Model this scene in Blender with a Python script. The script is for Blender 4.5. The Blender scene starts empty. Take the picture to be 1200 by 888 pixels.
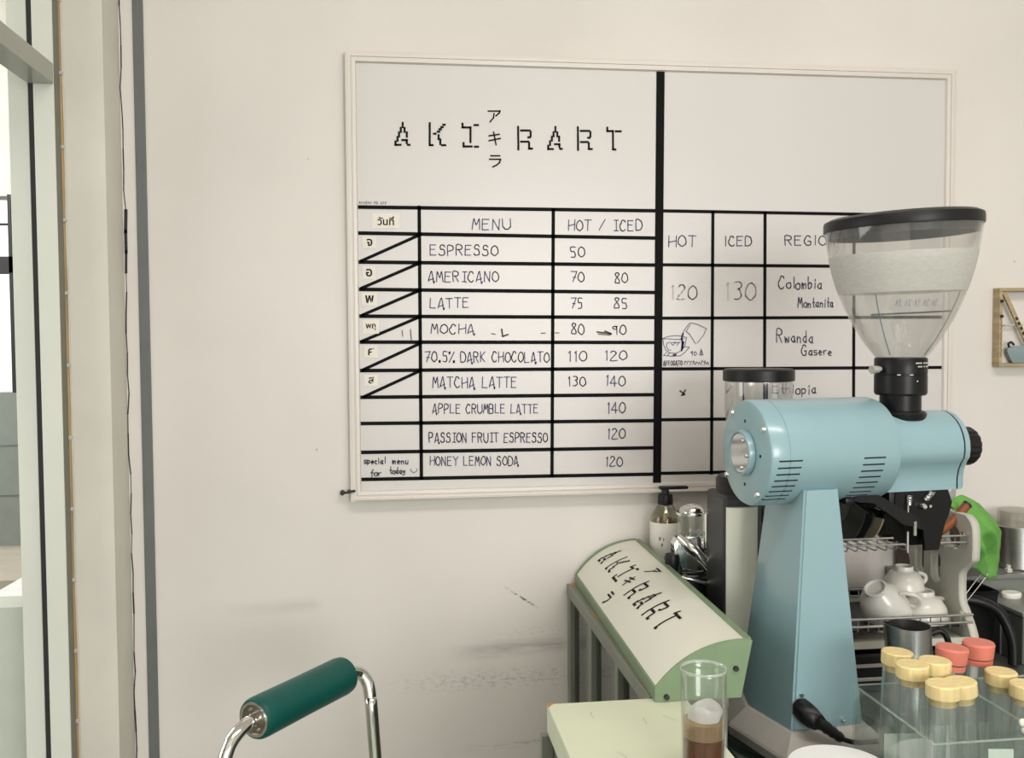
import bpy, bmesh, math, random
from mathutils import Vector, Matrix
random.seed(7)
C = bpy.context.scene.collection
scene = bpy.context.scene

def srgb(r, g, b):
    f = lambda c: (c / 255 / 12.92) if c / 255 <= .04045 else ((c / 255 + .055) / 1.055) ** 2.4
    return (f(r), f(g), f(b), 1)

# ------------------------------------------------------------------ camera
cd = bpy.data.cameras.new('camera')
cam = bpy.data.objects.new('camera', cd)
C.objects.link(cam)
cd.sensor_fit = 'HORIZONTAL'; cd.sensor_width = 36; cd.lens = 36 * 1128.2 / 1200
cd.clip_start = .02
CR = ((0.991852, -0.127238, -0.006292), (0.011669, 0.041555, 0.999068), (0.126858, 0.990991, -0.042701))
mw = Matrix(((CR[0][0], CR[1][0], -CR[2][0], 0.0704), (CR[0][1], CR[1][1], -CR[2][1], -1.7405),
             (CR[0][2], CR[1][2], -CR[2][2], 1.4926), (0, 0, 0, 1)))
cam.matrix_world = mw
scene.camera = cam

scene.cycles.transparent_max_bounces = 40

# ------------------------------------------------------------------ light and exposure
vs = scene.view_settings
vs.view_transform = 'Standard'; vs.look = 'None'; vs.gamma = 1; vs.use_curve_mapping = False
vs.exposure = 0.27

w = bpy.data.worlds.new('sky'); scene.world = w; w.use_nodes = True
nt = w.node_tree; nt.nodes.clear()
wo = nt.nodes.new('ShaderNodeOutputWorld'); bg = nt.nodes.new('ShaderNodeBackground')
tc = nt.nodes.new('ShaderNodeTexCoord'); sx = nt.nodes.new('ShaderNodeSeparateXYZ')
rp = nt.nodes.new('ShaderNodeValToRGB')
mr = nt.nodes.new('ShaderNodeMapRange')
nt.links.new(tc.outputs['Generated'], sx.inputs[0])
nt.links.new(sx.outputs['Z'], mr.inputs['Value'])
mr.inputs['From Min'].default_value = -1; mr.inputs['From Max'].default_value = 1
nt.links.new(mr.outputs[0], rp.inputs['Fac'])
e = rp.color_ramp.elements
e[0].position = .40; e[0].color = (.16, .17, .15, 1)
e[1].position = .52; e[1].color = (.985, 1.0, .985, 1)
nt.links.new(rp.outputs[0], bg.inputs['Color'])
bg.inputs['Strength'].default_value = 1.4
nt.links.new(bg.outputs[0], wo.inputs['Surface'])

def area(name, loc, target, sx_, sy_, power, col=(1, 1, 1)):
    l = bpy.data.lights.new(name, 'AREA'); l.shape = 'RECTANGLE'; l.size = sx_; l.size_y = sy_
    l.energy = power; l.color = col
    o = bpy.data.objects.new(name, l); C.objects.link(o); o.location = loc
    o.rotation_euler = (Vector(target) - Vector(loc)).to_track_quat('-Z', 'Y').to_euler()
    return o
area('shopfront_daylight', (1.0, -4.1, 1.68), (0.5, 0, 1.3), 1.35, .95, 40, (1, .965, .94))
area('ceiling_tube_light', (0.7, -1.5, 2.74), (0.7, -1.5, 0), 1.6, .3, 18, (1, .93, .90))
area('next_room_daylight', (-1.9, .75, 2.3), (-1.1, 1.2, 0.9), .9, .9, 26, (1, 1, .98))
area('doorway_daylight', (-1.9, -.75, 1.75), (.5, -.5, 1.1), 1.0, 1.3, 9, (.98, 1, .99))

# ------------------------------------------------------------------ materials
def nmat(name):
    m = bpy.data.materials.new(name); m.use_nodes = True
    m.node_tree.nodes.clear()
    return m, m.node_tree, m.node_tree.nodes.new('ShaderNodeOutputMaterial')

def mat(name, col, rough=.5, metal=0, var=.06, scale=18, coat=0, bump=0, spec=.5, stretch=(1, 1, 1)):
    m, t, out = nmat(name)
    b = t.nodes.new('ShaderNodeBsdfPrincipled')
    tc = t.nodes.new('ShaderNodeTexCoord'); mp = t.nodes.new('ShaderNodeMapping')
    n = t.nodes.new('ShaderNodeTexNoise'); r = t.nodes.new('ShaderNodeValToRGB')
    t.links.new(tc.outputs['Object'], mp.inputs[0]); t.links.new(mp.outputs[0], n.inputs['Vector'])
    mp.inputs['Scale'].default_value = stretch
    n.inputs['Scale'].default_value = scale; n.inputs['Detail'].default_value = 4
    a, c = r.color_ramp.elements
    a.position = .3; c.position = .7
    a.color = tuple(x * (1 - var) for x in col[:3]) + (1,)
    c.color = tuple(min(1, x * (1 + var)) for x in col[:3]) + (1,)
    t.links.new(n.outputs['Fac'], r.inputs['Fac']); t.links.new(r.outputs[0], b.inputs['Base Color'])
    b.inputs['Roughness'].default_value = rough; b.inputs['Metallic'].default_value = metal
    b.inputs['Coat Weight'].default_value = coat; b.inputs['Coat Roughness'].default_value = .12
    b.inputs['Specular IOR Level'].default_value = spec
    if bump:
        bp = t.nodes.new('ShaderNodeBump'); bp.inputs['Strength'].default_value = bump
        bp.inputs['Distance'].default_value = .002
        t.links.new(n.outputs['Fac'], bp.inputs['Height']); t.links.new(bp.outputs[0], b.inputs['Normal'])
    t.links.new(b.outputs[0], out.inputs['Surface'])
    return m

def clear(name, tint=(1, 1, 1, 1), rough=.02, blend=.12, white=0.0, wcol=(.8, .8, .78, 1)):
    """thin clear plastic or glass: see-through with a fresnel reflection, optionally a bit milky"""
    m, t, out = nmat(name)
    tr = t.nodes.new('ShaderNodeBsdfTransparent'); tr.inputs['Color'].default_value = tint
    gl = t.nodes.new('ShaderNodeBsdfGlossy'); gl.inputs['Roughness'].default_value = rough
    lw = t.nodes.new('ShaderNodeLayerWeight'); lw.inputs['Blend'].default_value = blend
    mx = t.nodes.new('ShaderNodeMixShader')
    pw = t.nodes.new('ShaderNodeMath'); pw.operation = 'POWER'; pw.inputs[1].default_value = 2.6
    ml = t.nodes.new('ShaderNodeMath'); ml.operation = 'MULTIPLY_ADD'; ml.inputs[1].default_value = blend * 3; ml.inputs[2].default_value = .035 + blend * .12
    lw.inputs['Blend'].default_value = .5
    t.links.new(lw.outputs['Facing'], pw.inputs[0]); t.links.new(pw.outputs[0], ml.inputs[0]); t.links.new(ml.outputs[0], mx.inputs[0])
    base = tr
    if white > 0:
        df = t.nodes.new('ShaderNodeBsdfDiffuse'); df.inputs['Color'].default_value = wcol
        tl = t.nodes.new('ShaderNodeBsdfTranslucent'); tl.inputs['Color'].default_value = wcol
        m1 = t.nodes.new('ShaderNodeMixShader'); m1.inputs[0].default_value = .5
        t.links.new(df.outputs[0], m1.inputs[1]); t.links.new(tl.outputs[0], m1.inputs[2])
        m2 = t.nodes.new('ShaderNodeMixShader')
        n = t.nodes.new('ShaderNodeTexNoise'); n.inputs['Scale'].default_value = 25
        mr_ = t.nodes.new('ShaderNodeMapRange')
        mr_.inputs['To Min'].default_value = white * .85; mr_.inputs['To Max'].default_value = min(1, white * 1.15)
        t.links.new(n.outputs['Fac'], mr_.inputs['Value']); t.links.new(mr_.outputs[0], m2.inputs[0])
        t.links.new(tr.outputs[0], m2.inputs[1]); t.links.new(m1.outputs[0], m2.inputs[2])
        base = m2
    t.links.new(base.outputs[0], mx.inputs[1]); t.links.new(gl.outputs[0], mx.inputs[2])
    t.links.new(mx.outputs[0], out.inputs['Surface'])
    return m

def wall_mat():
    """off-white painted plaster with scuffs: streaks, scratches and specks of dirt at fixed places"""
    m, t, out = nmat('painted_plaster')
    N = t.nodes.new; L = t.links.new
    b = N('ShaderNodeBsdfPrincipled'); b.inputs['Roughness'].default_value = .6
    b.inputs['Specular IOR Level'].default_value = .3
    geo = N('ShaderNodeNewGeometry'); sep = N('ShaderNodeSeparateXYZ'); L(geo.outputs['Position'], sep.inputs[0])
    def math_(op, a, b_=None, clamp=False):
        n = N('ShaderNodeMath'); n.operation = op; n.use_clamp = clamp
        for i, v in ((0, a), (1, b_)):
            if v is None: continue
            if isinstance(v, (int, float)): n.inputs[i].default_value = v
            else: L(v, n.inputs[i])
        return n.outputs[0]
    n1 = N('ShaderNodeTexNoise'); n1.inputs['Scale'].default_value = 2.3; n1.inputs['Detail'].default_value = 5
    L(geo.outputs['Position'], n1.inputs['Vector'])
    ramp = N('ShaderNodeValToRGB'); L(n1.outputs['Fac'], ramp.inputs['Fac'])
    e0, e1 = ramp.color_ramp.elements
    e0.position = .3; e1.position = .72
    e0.color = WALL_A; e1.color = WALL_B
    col = ramp.outputs[0]
    def streak(x0, x1, z0, h, slope, fine, lo, hi, amount, sc=(9, 1, 70)):
        nonlocal col
        mp = N('ShaderNodeMapping'); mp.inputs['Scale'].default_value = sc
        L(geo.outputs['Position'], mp.inputs[0])
        n = N('ShaderNodeTexNoise'); n.inputs['Scale'].default_value = fine; n.inputs['Detail'].default_value = 6
        n.inputs['Roughness'].default_value = .7
        L(mp.outputs[0], n.inputs['Vector'])
        zc = math_('SUBTRACT', sep.outputs['Z'], math_('ADD', math_('MULTIPLY', math_('SUBTRACT', sep.outputs['X'], x0), slope), z0))
        gz = math_('SUBTRACT', 1, math_('DIVIDE', math_('ABSOLUTE', zc), h), True)
        ga = math_('MULTIPLY', math_('SUBTRACT', sep.outputs['X'], x0), 1 / (.45 * (x1 - x0)), True)
        gb = math_('MULTIPLY', math_('SUBTRACT', x1, sep.outputs['X']), 1 / .02, True)
        k = N('ShaderNodeMapRange'); k.inputs['From Min'].default_value = lo; k.inputs['From Max'].default_value = hi
        L(n.outputs['Fac'], k.inputs['Value'])
        f = math_('MULTIPLY', math_('MULTIPLY', gz, math_('MULTIPLY', ga, gb)), math_('MULTIPLY', k.outputs[0], amount), True)
        mx = N('ShaderNodeMixRGB'); L(f, mx.inputs[0]); L(col, mx.inputs[1]); mx.inputs[2].default_value = (.10, .105, .10, 1)
        col = mx.outputs[0]
    for s in STREAKS: streak(*s)
    # specks
    v = N('ShaderNodeTexVoronoi'); v.inputs['Scale'].default_value = 9
    L(geo.outputs['Position'], v.inputs['Vector'])
    d = math_('LESS_THAN', v.outputs['Distance'], .02)
    mx = N('ShaderNodeMixRGB'); L(math_('MULTIPLY', d, .45), mx.inputs[0]); L(col, mx.inputs[1]); mx.inputs[2].default_value = (.2, .17, .13, 1)
    L(mx.outputs[0], b.inputs['Base Color'])
    n2 = N('ShaderNodeTexNoise'); n2.inputs['Scale'].default_value = 60; L(geo.outputs['Position'], n2.inputs['Vector'])
    bp = N('ShaderNodeBump'); bp.inputs['Strength'].default_value = .12; bp.inputs['Distance'].default_value = .002
    L(n2.outputs['Fac'], bp.inputs['Height']); L(bp.outputs[0], b.inputs['Normal'])
    L(b.outputs[0], out.inputs['Surface'])
    return m

# ------------------------------------------------------------------ mesh helpers
def bm_(): return bmesh.new()

def box(bm, x0, x1, y0, y1, z0, z1, bevel=0, seg=2):
    r = bmesh.ops.create_cube(bm, size=1)
    vs_ = r['verts']
    for v in vs_:
        v.co = Vector(((x0 + x1) / 2 + v.co.x * (x1 - x0), (y0 + y1) / 2 + v.co.y * (y1 - y0), (z0 + z1) / 2 + v.co.z * (z1 - z0)))
    if bevel:
        es = list({e for v in vs_ for e in v.link_edges})
        bmesh.ops.bevel(bm, geom=es, offset=bevel, segments=seg, affect='EDGES', profile=.5)
    return bm

def frame_from(d):
    d = Vector(d).normalized()
    a = Vector((0, 0, 1)) if abs(d.z) < .95 else Vector((1, 0, 0))
    u = d.cross(a).normalized(); v = u.cross(d).normalized()
    return u, v, d

def lathe(bm, prof, origin=(0, 0, 0), axis=(0, 0, 1), seg=40, closed=False, arc=None):
    """prof: list of (r, h) along the axis; closed joins last ring to the first"""
    u, v, d = frame_from(axis); o = Vector(origin)
    rings = []
    for r, h in prof:
        if r < 1e-6:
            rings.append([bm.verts.new(o + d * h)]); continue
        rings.append([bm.verts.new(o + d * h + (u * math.cos(2 * math.pi * i / seg) + v * math.sin(2 * math.pi * i / seg)) * r) for i in range(seg)])
    pairs = list(zip(rings, rings[1:])) + ([(rings[-1], rings[0])] if closed else [])
    for a, b in pairs:
        for i in range(seg):
            j = (i + 1) % seg
            if len(a) == 1 and len(b) == 1: continue
            if len(a) == 1: bm.faces.new((a[0], b[j], b[i]))
            elif len(b) == 1: bm.faces.new((a[i], a[j], b[0]))
            else: bm.faces.new((a[i], a[j], b[j], b[i]))
    return bm

def cyl(bm, p0, p1, r0, r1=None, seg=24, bev=0):
    r1 = r0 if r1 is None else r1
    p0 = Vector(p0); p1 = Vector(p1); h = (p1 - p0).length
    pr = [(0, 0), (r0 - bev, 0), (r0, bev), (r1, h - bev), (r1 - bev, h), (0, h)] if bev else [(0, 0), (r0, 0), (r1, h), (0, h)]
    return lathe(bm, pr, p0, p1 - p0, seg)

def smooth_pts(pts, n=6):
    P_ = [Vector(p) for p in pts]; out = []
    for i in range(len(P_) - 1):
        a = P_[max(i - 1, 0)]; b = P_[i]; c = P_[i + 1]; d = P_[min(i + 2, len(P_) - 1)]
        for k in range(n):
            t = k / n
            out.append(.5 * ((2 * b) + (c - a) * t + (2 * a - 5 * b + 4 * c - d) * t * t + (3 * b - a - 3 * c + d) * t ** 3))
    out.append(P_[-1]); return out

def tube(bm, pts, r, seg=12, smooth=0, cap=True):
    P_ = smooth_pts(pts, smooth) if smooth else [Vector(p) for p in pts]
    rings = []; u = None
    if isinstance(r, (list, tuple)) and len(r) != len(P_):
        r0 = r; m_ = len(P_) - 1
        r = []
        for i in range(m_ + 1):
            f = i / m_ * (len(r0) - 1); k = min(int(f), len(r0) - 2); r.append(r0[k] + (r0[k + 1] - r0[k]) * (f - k))
    for i, p in enumerate(P_):
        d = (P_[min(i + 1, len(P_) - 1)] - P_[max(i - 1, 0)]).normalized()
        if u is None: u = frame_from(d)[0]
        u = (u - d * u.dot(d)).normalized(); v = d.cross(u)
        rr = r[i] if isinstance(r, (list, tuple)) else r
        rings.append([bm.verts.new(p + (u * math.cos(2 * math.pi * k / seg) + v * math.sin(2 * math.pi * k / seg)) * rr) for k in range(seg)])
    for a, b in zip(rings, rings[1:]):
        for k in range(seg):
            j = (k + 1) % seg; bm.faces.new((a[k], a[j], b[j], b[k]))
    if cap:
        bm.faces.new(rings[0][::-1]); bm.faces.new(rings[-1])
    return bm

def prism(bm, poly, d):
    """poly: list of 3d points; d: extrusion vector"""
    d = Vector(d)
    a = [bm.verts.new(Vector(p)) for p in poly]; b = [bm.verts.new(Vector(p) + d) for p in poly]
    n = len(a)
    bm.faces.new(a[::-1]); bm.faces.new(b)
    for i in range(n):
        j = (i + 1) % n; bm.faces.new((a[i], a[j], b[j], b[i]))
    return bm

def loft(bm, rings, cap=True):
    R_ = [[bm.verts.new(Vector(p)) for p in r] for r in rings]
    n = len(R_[0])
    for a, b in zip(R_, R_[1:]):
        for i in range(n):
            j = (i + 1) % n; bm.faces.new((a[i], a[j], b[j], b[i]))
    if cap:
        bm.faces.new(R_[0][::-1]); bm.faces.new(R_[-1])
    return bm

def ribbon(bm, pts, w, mp, caps=True):
    """a flat pen or tape line: pts in 2d, mp maps 2d to 3d"""
    P_ = [Vector(p) for p in pts]
    for a, b in zip(P_, P_[1:]):
        d = b - a
        if d.length < 1e-7: continue
        d.normalize(); n = Vector((-d.y, d.x)) * w / 2
        e = d * (w / 2 if caps else 0)
        q = [a - e - n, b + e - n, b + e + n, a - e + n]
        bm.faces.new([bm.verts.new(Vector(mp(*p))) for p in q])
    return bm

def cutout(loops, place, thick):
    """a flat sheet with holes from closed 2d loops, given thickness and placed by a function of (a, b, depth)"""
    cu = bpy.data.curves.new('outline', 'CURVE'); cu.dimensions = '2D'; cu.fill_mode = 'BOTH'; cu.extrude = thick / 2
    for lp in loops:
        sp_ = cu.splines.new('POLY'); sp_.points.add(len(lp) - 1); sp_.use_cyclic_u = True
        for p, (a, c) in zip(sp_.points, lp): p.co = (a, c, 0, 1)
    o = bpy.data.objects.new('outline', cu); C.objects.link(o)
    dg = bpy.context.evaluated_depsgraph_get(); dg.update()
    me = bpy.data.meshes.new_from_object(o.evaluated_get(dg))
    bpy.data.objects.remove(o); bpy.data.curves.remove(cu)
    bm = bm_(); bm.from_mesh(me); bpy.data.meshes.remove(me)
    for v in bm.verts: v.co = Vector(place(v.co.x, v.co.y, v.co.z + thick / 2))
    bmesh.ops.remove_doubles(bm, verts=bm.verts, dist=1e-6)
    return bm

def world_to_root(parent):
    r = parent
    while r.parent: r = r.parent
    return (Matrix.Translation(r.location) @ r.rotation_euler.to_matrix().to_4x4()).inverted()

def obj(name, bm, m, parent=None, local=False, shade=None, label=None, origin=None):
    bmesh.ops.recalc_face_normals(bm, faces=bm.faces)
    if parent is not None and not local: bm.transform(world_to_root(parent))
    if parent is None and origin is not None: bm.transform(Matrix.Translation(-Vector(origin)))
    me = bpy.data.meshes.new(name); bm.to_mesh(me); bm.free()
    me.materials.append(m)
    o = bpy.data.objects.new(name, me); C.objects.link(o)
    if parent is not None: o.parent = parent
    elif origin is not None: o.location = origin
    if shade:
        for p in me.polygons: p.use_smooth = True
        me.set_sharp_from_angle(angle=math.radians(shade))
    if label: o['label'] = label
    return o

def thing(name, label, cat, loc, rz=0, group=None):
    o = bpy.data.objects.new(name, None); C.objects.link(o)
    o.location = loc; o.rotation_euler = (0, 0, rz); o.empty_display_size = .05
    o['label'] = label; o['category'] = cat
    if group: o['group'] = group
    return o

def tag(o, label, cat, group=None):
    o['label'] = label; o['category'] = cat
    if group: o['group'] = group
    return o

def struct(name, bm, m, parent=None, shade=None):
    o = obj(name, bm, m, parent, shade=shade)
    if parent is None: o['kind'] = 'structure'
    return o

# ------------------------------------------------------------------ a hand-drawn stroke alphabet (digits are x y on a 7 x 9 grid, baseline 2)
GL = {
 'A': '02 15 39 51 62|13 54', 'B': '02 09 49 58 57 46 06|46 55 53 42 02', 'C': '58 49 29 17 06 04 13 22 42 53',
 'D': '02 09 39 58 66 65 53 32 02', 'E': '59 09 02 52|06 46', 'F': '59 09 02|06 46', 'G': '58 49 29 17 06 04 13 22 42 53 55 35',
 'H': '02 09|62 69|05 66', 'I': '19 59|39 32|12 52', 'i': '39 32', 'K': '02 09|59 05|15 52', 'L': '09 02 52',
 'M': '02 19 35 59 62', 'N': '02 09 52 59', 'O': '39 18 06 04 13 32 53 64 66 58 39', 'P': '02 09 49 58 57 46 05',
 'R': '02 09 49 58 57 46 06|26 52', 'S': '58 49 29 18 17 26 46 54 53 42 12 03', 'T': '09 69|39 32', 'U': '09 04 13 22 42 53 64 69',
 'Y': '09 36 69|36 32', '%': '69 02|09 08 18 19 09|53 52 62 63 53', '/': '69 02', '.': '12 22 23 13 12 23', '-': '25 55',
 '0': '39 18 06 04 13 32 53 64 66 58 39', '1': '28 39 32', '2': '18 29 49 58 57 02 62', '3': '19 49 58 57 36 46 54 53 32 12',
 '4': '42 49 04 64', '5': '59 19 16 46 54 53 42 12', '7': '09 69 22|25 55', '8': '36 18 29 49 58 36 14 12 32 52 54 36', '9': '57 38 17 26 56 58 52',
 'a': '46 26 04 13 32 44 46|46 43 52', 'b': '09 02 32 44 45 26 04', 'c': '45 26 04 13 22 42', 'd': '46 26 04 13 32 44|49 42',
 'e': '04 44 45 26 14 13 22 42', 'f': '49 38 27 20|06 46', 'l': '29 22', 'h': '09 02|04 26 45 42', 'm': '02 06|04 16 25 22|24 46 55 52',
 'n': '02 06|04 26 45 42', 'o': '26 05 03 22 42 53 55 46 26', 'p': '06 00|05 26 45 43 22 03', 'r': '02 06|04 26 46', 's': '46 16 05 14 34 43 32 02',
 't': '29 23 32 42|06 46', 'u': '06 03 12 32 43|46 42', 'w': '06 12 25 42 56', 'y': '06 04 24 46|46 42 21 00', 'j': '16 12|18 17',
}
NARROW = {'i': 4, 'l': 3.2, '.': 5, '1': 5, 'I': 6.5, ' ': 6, 'f': 4.6, 't': 4.8, 'r': 5, 's': 5, 'j': 3.4}
for ch in 'abcdehnopuy': NARROW[ch] = 5.7
NARROW['m'] = NARROW['w'] = 6.2; NARROW['s'] = 4.9; NARROW['r'] = 4.8; NARROW['t'] = 4.6

def writing(bm, text, x0, z0, x1, z1, h, w, mp, jit=.03, low_i=True):
    adv = [NARROW.get(c_, 7.9) for c_ in text]
    tot = sum(adv) - 1.4
    s = (x1 - x0) / tot; k = h * .9 / 7
    x = 0
    if text not in ('iCED', 'REGiON'): text = text.replace('i', 'j')
    adv = [NARROW.get(c_, 7.9) for c_ in text]
    rnd = random.Random(text + str(x0))
    for c_, a in zip(text, adv):
        if c_ != ' ':
            dy = rnd.uniform(-.35, .35); sl = rnd.uniform(-.05, .08)
            key = c_
            for st in GL[key].split('|'):
                pts = []
                for tok in st.split():
                    gx = int(tok[0]) + rnd.uniform(-.15, .15); gy = int(tok[1]) - 2 + rnd.uniform(-.12, .12)
                    if c_.islower() and c_ != 'i':
                        gx *= .78; gy = gy * .78 if gy <= 4 else 3.1 + (gy - 4) * 1.1
                    if c_ == 'i': gx -= 2
                    if c_ == '1': gx -= .8
                    px = (x + gx + sl * gy) * s
                    pts.append((x0 + px, z0 + (z1 - z0) * px / (x1 - x0) + (gy + dy) * k))
                if len(pts) > 4:
                    pts = [(p.x, p.y) for p in smooth_pts([(a_, b_, 0) for a_, b_ in pts], 3)]
                ribbon(bm, pts, w, mp)
        x += a
    return bm

# ------------------------------------------------------------------ measurements of the writing on the board, in metres
FRAME = [(0.0009, 1.9945), (1.1426, 1.9951), (1.1422, 1.2045), (0.0006, 1.2017)]
TAPE = [(0.0177, 1.7244, 0.56, 1.7235, 0.0065), (0.0171, 1.6789, 0.56, 1.6737, 0.0065), (0.0165, 1.628, 0.5601, 1.6244, 0.0065), (0.0166, 1.5799, 0.5601, 1.5742, 0.0065), (0.0167, 1.5326, 0.5601, 1.5283, 0.0065), (0.0161, 1.4868, 0.5601, 1.4824, 0.0065), (0.017, 1.4362, 0.5601, 1.4347, 0.0065), (0.0163, 1.3888, 0.5601, 1.3861, 0.0065), (0.0165, 1.3421, 0.5601, 1.3379, 0.0065), (0.0166, 1.2906, 0.5601, 1.2877, 0.0065), (0.0159, 1.2422, 0.5601, 1.2386, 0.0065), (0.5681, 1.7235, 1.1256, 1.72, 0.006), (0.5681, 1.625, 1.127, 1.6224, 0.006), (0.5681, 1.527, 1.1283, 1.5271, 0.006), (0.5682, 1.4335, 1.1243, 1.4307, 0.006), (0.565, 1.3394, 1.1256, 1.3361, 0.006), (0.565, 1.2399, 1.1252, 1.2362, 0.006), (0.1273, 1.725, 0.1263, 1.2413, 0.0062), (0.3688, 1.723, 0.3641, 1.2408, 0.0062), (0.6676, 1.7214, 0.666, 1.2382, 0.006), (0.7681, 1.7209, 0.7689, 1.2374, 0.006), (0.943, 1.7195, 0.9462, 1.2364, 0.006), (0.0254, 1.6303, 0.125, 1.6752, 0.0055), (0.0248, 1.5822, 0.1245, 1.6254, 0.0055), (0.0257, 1.5347, 0.124, 1.5769, 0.0055), (0.0251, 1.4887, 0.1235, 1.5298, 0.0055), (0.026, 1.4379, 0.1245, 1.4827, 0.0055), (0.0269, 1.3901, 0.124, 1.4339, 0.0055)]
DIVIDER = (0.568, 1.9754, 0.5614, 1.2169, 0.0155)
WRITING = [('MENU', 0.2209, 1.6865, 0.2918, 1.6871, 0.0205), ('HOT / ICED', 0.3962, 1.6864, 0.5343, 1.6875, 0.0208), ('ESPRESSO', 0.1458, 1.6406, 0.2683, 1.6411, 0.0196), ('AMERICANO', 0.1423, 1.5936, 0.2695, 1.5937, 0.0197), ('LATTE', 0.1449, 1.5473, 0.2152, 1.5471, 0.019), ('MOCHA', 0.146, 1.5008, 0.2256, 1.5004, 0.0183), ('70.5% DARK CHOCOLATO', 0.1348, 1.4506, 0.3606, 1.4484, 0.0198), ('MATCHA LATTE', 0.1481, 1.4045, 0.3009, 1.4026, 0.0207), ('APPLE CRUMBLE LATTE', 0.1476, 1.3585, 0.3397, 1.3554, 0.0177), ('PASSION FRUIT ESPRESSO', 0.141, 1.3064, 0.3568, 1.3021, 0.0184), ('HONEY LEMON SODA', 0.1421, 1.2648, 0.3031, 1.2611, 0.0177), ('50', 0.3992, 1.6387, 0.4276, 1.6388, 0.02), ('70', 0.4006, 1.5939, 0.4259, 1.5939, 0.0201), ('80', 0.4815, 1.5924, 0.507, 1.5924, 0.0202), ('75', 0.4004, 1.5459, 0.4226, 1.5459, 0.0201), ('85', 0.4798, 1.5457, 0.507, 1.5457, 0.0203), ('80', 0.4003, 1.4986, 0.4256, 1.4984, 0.0209), ('90', 0.4765, 1.4982, 0.5037, 1.498, 0.0195), ('110', 0.3938, 1.4497, 0.4302, 1.4493, 0.0202), ('120', 0.462, 1.4506, 0.5053, 1.4502, 0.0188), ('130', 0.3936, 1.4045, 0.4285, 1.4041, 0.0187), ('140', 0.4635, 1.4036, 0.502, 1.4031, 0.0204), ('140', 0.4666, 1.3534, 0.5019, 1.3528, 0.0219), ('120', 0.4665, 1.3062, 0.5019, 1.3055, 0.0204), ('120', 0.4632, 1.2558, 0.497, 1.255, 0.0189), ('HOT', 0.5834, 1.6582, 0.6361, 1.6585, 0.0219), ('iCED', 0.6901, 1.6604, 0.7428, 1.6607, 0.0189), ('REGiON', 0.8075, 1.6627, 0.9083, 1.6633, 0.019), ('Colombia', 0.7946, 1.5816, 0.8819, 1.5816, 0.0255), ('Montanita', 0.8333, 1.5465, 0.9042, 1.5463, 0.0208), ('Rwanda', 0.7919, 1.4812, 0.8641, 1.4807, 0.0271), ('Gasere', 0.8407, 1.4568, 0.9015, 1.4562, 0.0208), ('Ethiopia', 0.784, 1.3852, 0.8733, 1.3839, 0.024), ('special', 0.0253, 1.2705, 0.063, 1.2697, 0.0138), ('menu', 0.0751, 1.2694, 0.104, 1.2687, 0.0138), ('for', 0.0364, 1.2489, 0.0552, 1.2484, 0.0137), ('today', 0.0704, 1.2511, 0.0977, 1.2504, 0.0138)]
FAINT = [('120', 0.5859, 1.5612, 0.638, 1.5611, 0.0282), ('130', 0.6904, 1.561, 0.7515, 1.561, 0.0356)]
LOGO = [[(0.0999, 1.8726), (0.0998, 1.8654)], [(0.0965, 1.8639), (0.0965, 1.8572)], [(0.1031, 1.864), (0.103, 1.8573)], [(0.0934, 1.8559), (0.0933, 1.849)], [(0.107, 1.8562), (0.1069, 1.8489)], [(0.0906, 1.8479), (0.0905, 1.8414)], [(0.0869, 1.8399), (0.0868, 1.8341), (0.0955, 1.8343)], [(0.099, 1.8427), (0.1068, 1.8428), (0.1068, 1.8376)], [(0.1087, 1.8345), (0.1114, 1.8346)], [(0.1475, 1.8731), (0.1471, 1.8347), (0.1522, 1.8348)], [(0.1714, 1.8711), (0.1739, 1.8711)], [(0.1679, 1.8668), (0.1704, 1.8669)], [(0.1645, 1.8628), (0.1671, 1.8628)], [(0.1616, 1.8586), (0.1641, 1.8586)], [(0.155, 1.855), (0.1575, 1.855)], [(0.163, 1.8522), (0.1629, 1.8459)], [(0.166, 1.8451), (0.1659, 1.8374)], [(0.1687, 1.8351), (0.1745, 1.8352)], [(0.2057, 1.8735), (0.2056, 1.8671), (0.2198, 1.8674), (0.2196, 1.8416)], [(0.2272, 1.8717), (0.2333, 1.8719)], [(0.2072, 1.8395), (0.2072, 1.8335), (0.2215, 1.8338)], [(0.2274, 1.8335), (0.233, 1.8336)], [(0.3054, 1.8702), (0.3057, 1.8303)], [(0.3109, 1.8639), (0.3263, 1.8642)], [(0.3281, 1.8619), (0.3281, 1.8545)], [(0.324, 1.8519), (0.3266, 1.8519)], [(0.3108, 1.8441), (0.3234, 1.8443)], [(0.3252, 1.8422), (0.3252, 1.8319), (0.3304, 1.832)], [(0.3733, 1.8713), (0.3732, 1.8633)], [(0.3698, 1.8618), (0.3698, 1.855)], [(0.3766, 1.8619), (0.3766, 1.8551)], [(0.3668, 1.854), (0.3667, 1.8472)], [(0.38, 1.8543), (0.3799, 1.8469)], [(0.3633, 1.8457), (0.3633, 1.8392)], [(0.3599, 1.8377), (0.3599, 1.8318), (0.3684, 1.832)], [(0.3722, 1.8407), (0.3805, 1.8408), (0.3805, 1.8355)], [(0.382, 1.8326), (0.3846, 1.8326)], [(0.4143, 1.8718), (0.4147, 1.8315)], [(0.4199, 1.8654), (0.4355, 1.8657)], [(0.4374, 1.8634), (0.4374, 1.856)], [(0.4332, 1.8533), (0.4358, 1.8534)], [(0.4199, 1.8455), (0.4326, 1.8457)], [(0.4345, 1.8435), (0.4345, 1.8332), (0.4398, 1.8333)], [(0.4687, 1.8722), (0.4687, 1.8661), (0.479, 1.8663), (0.4793, 1.8333), (0.4835, 1.8333)], [(0.4844, 1.866), (0.4935, 1.8662)]]
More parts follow.
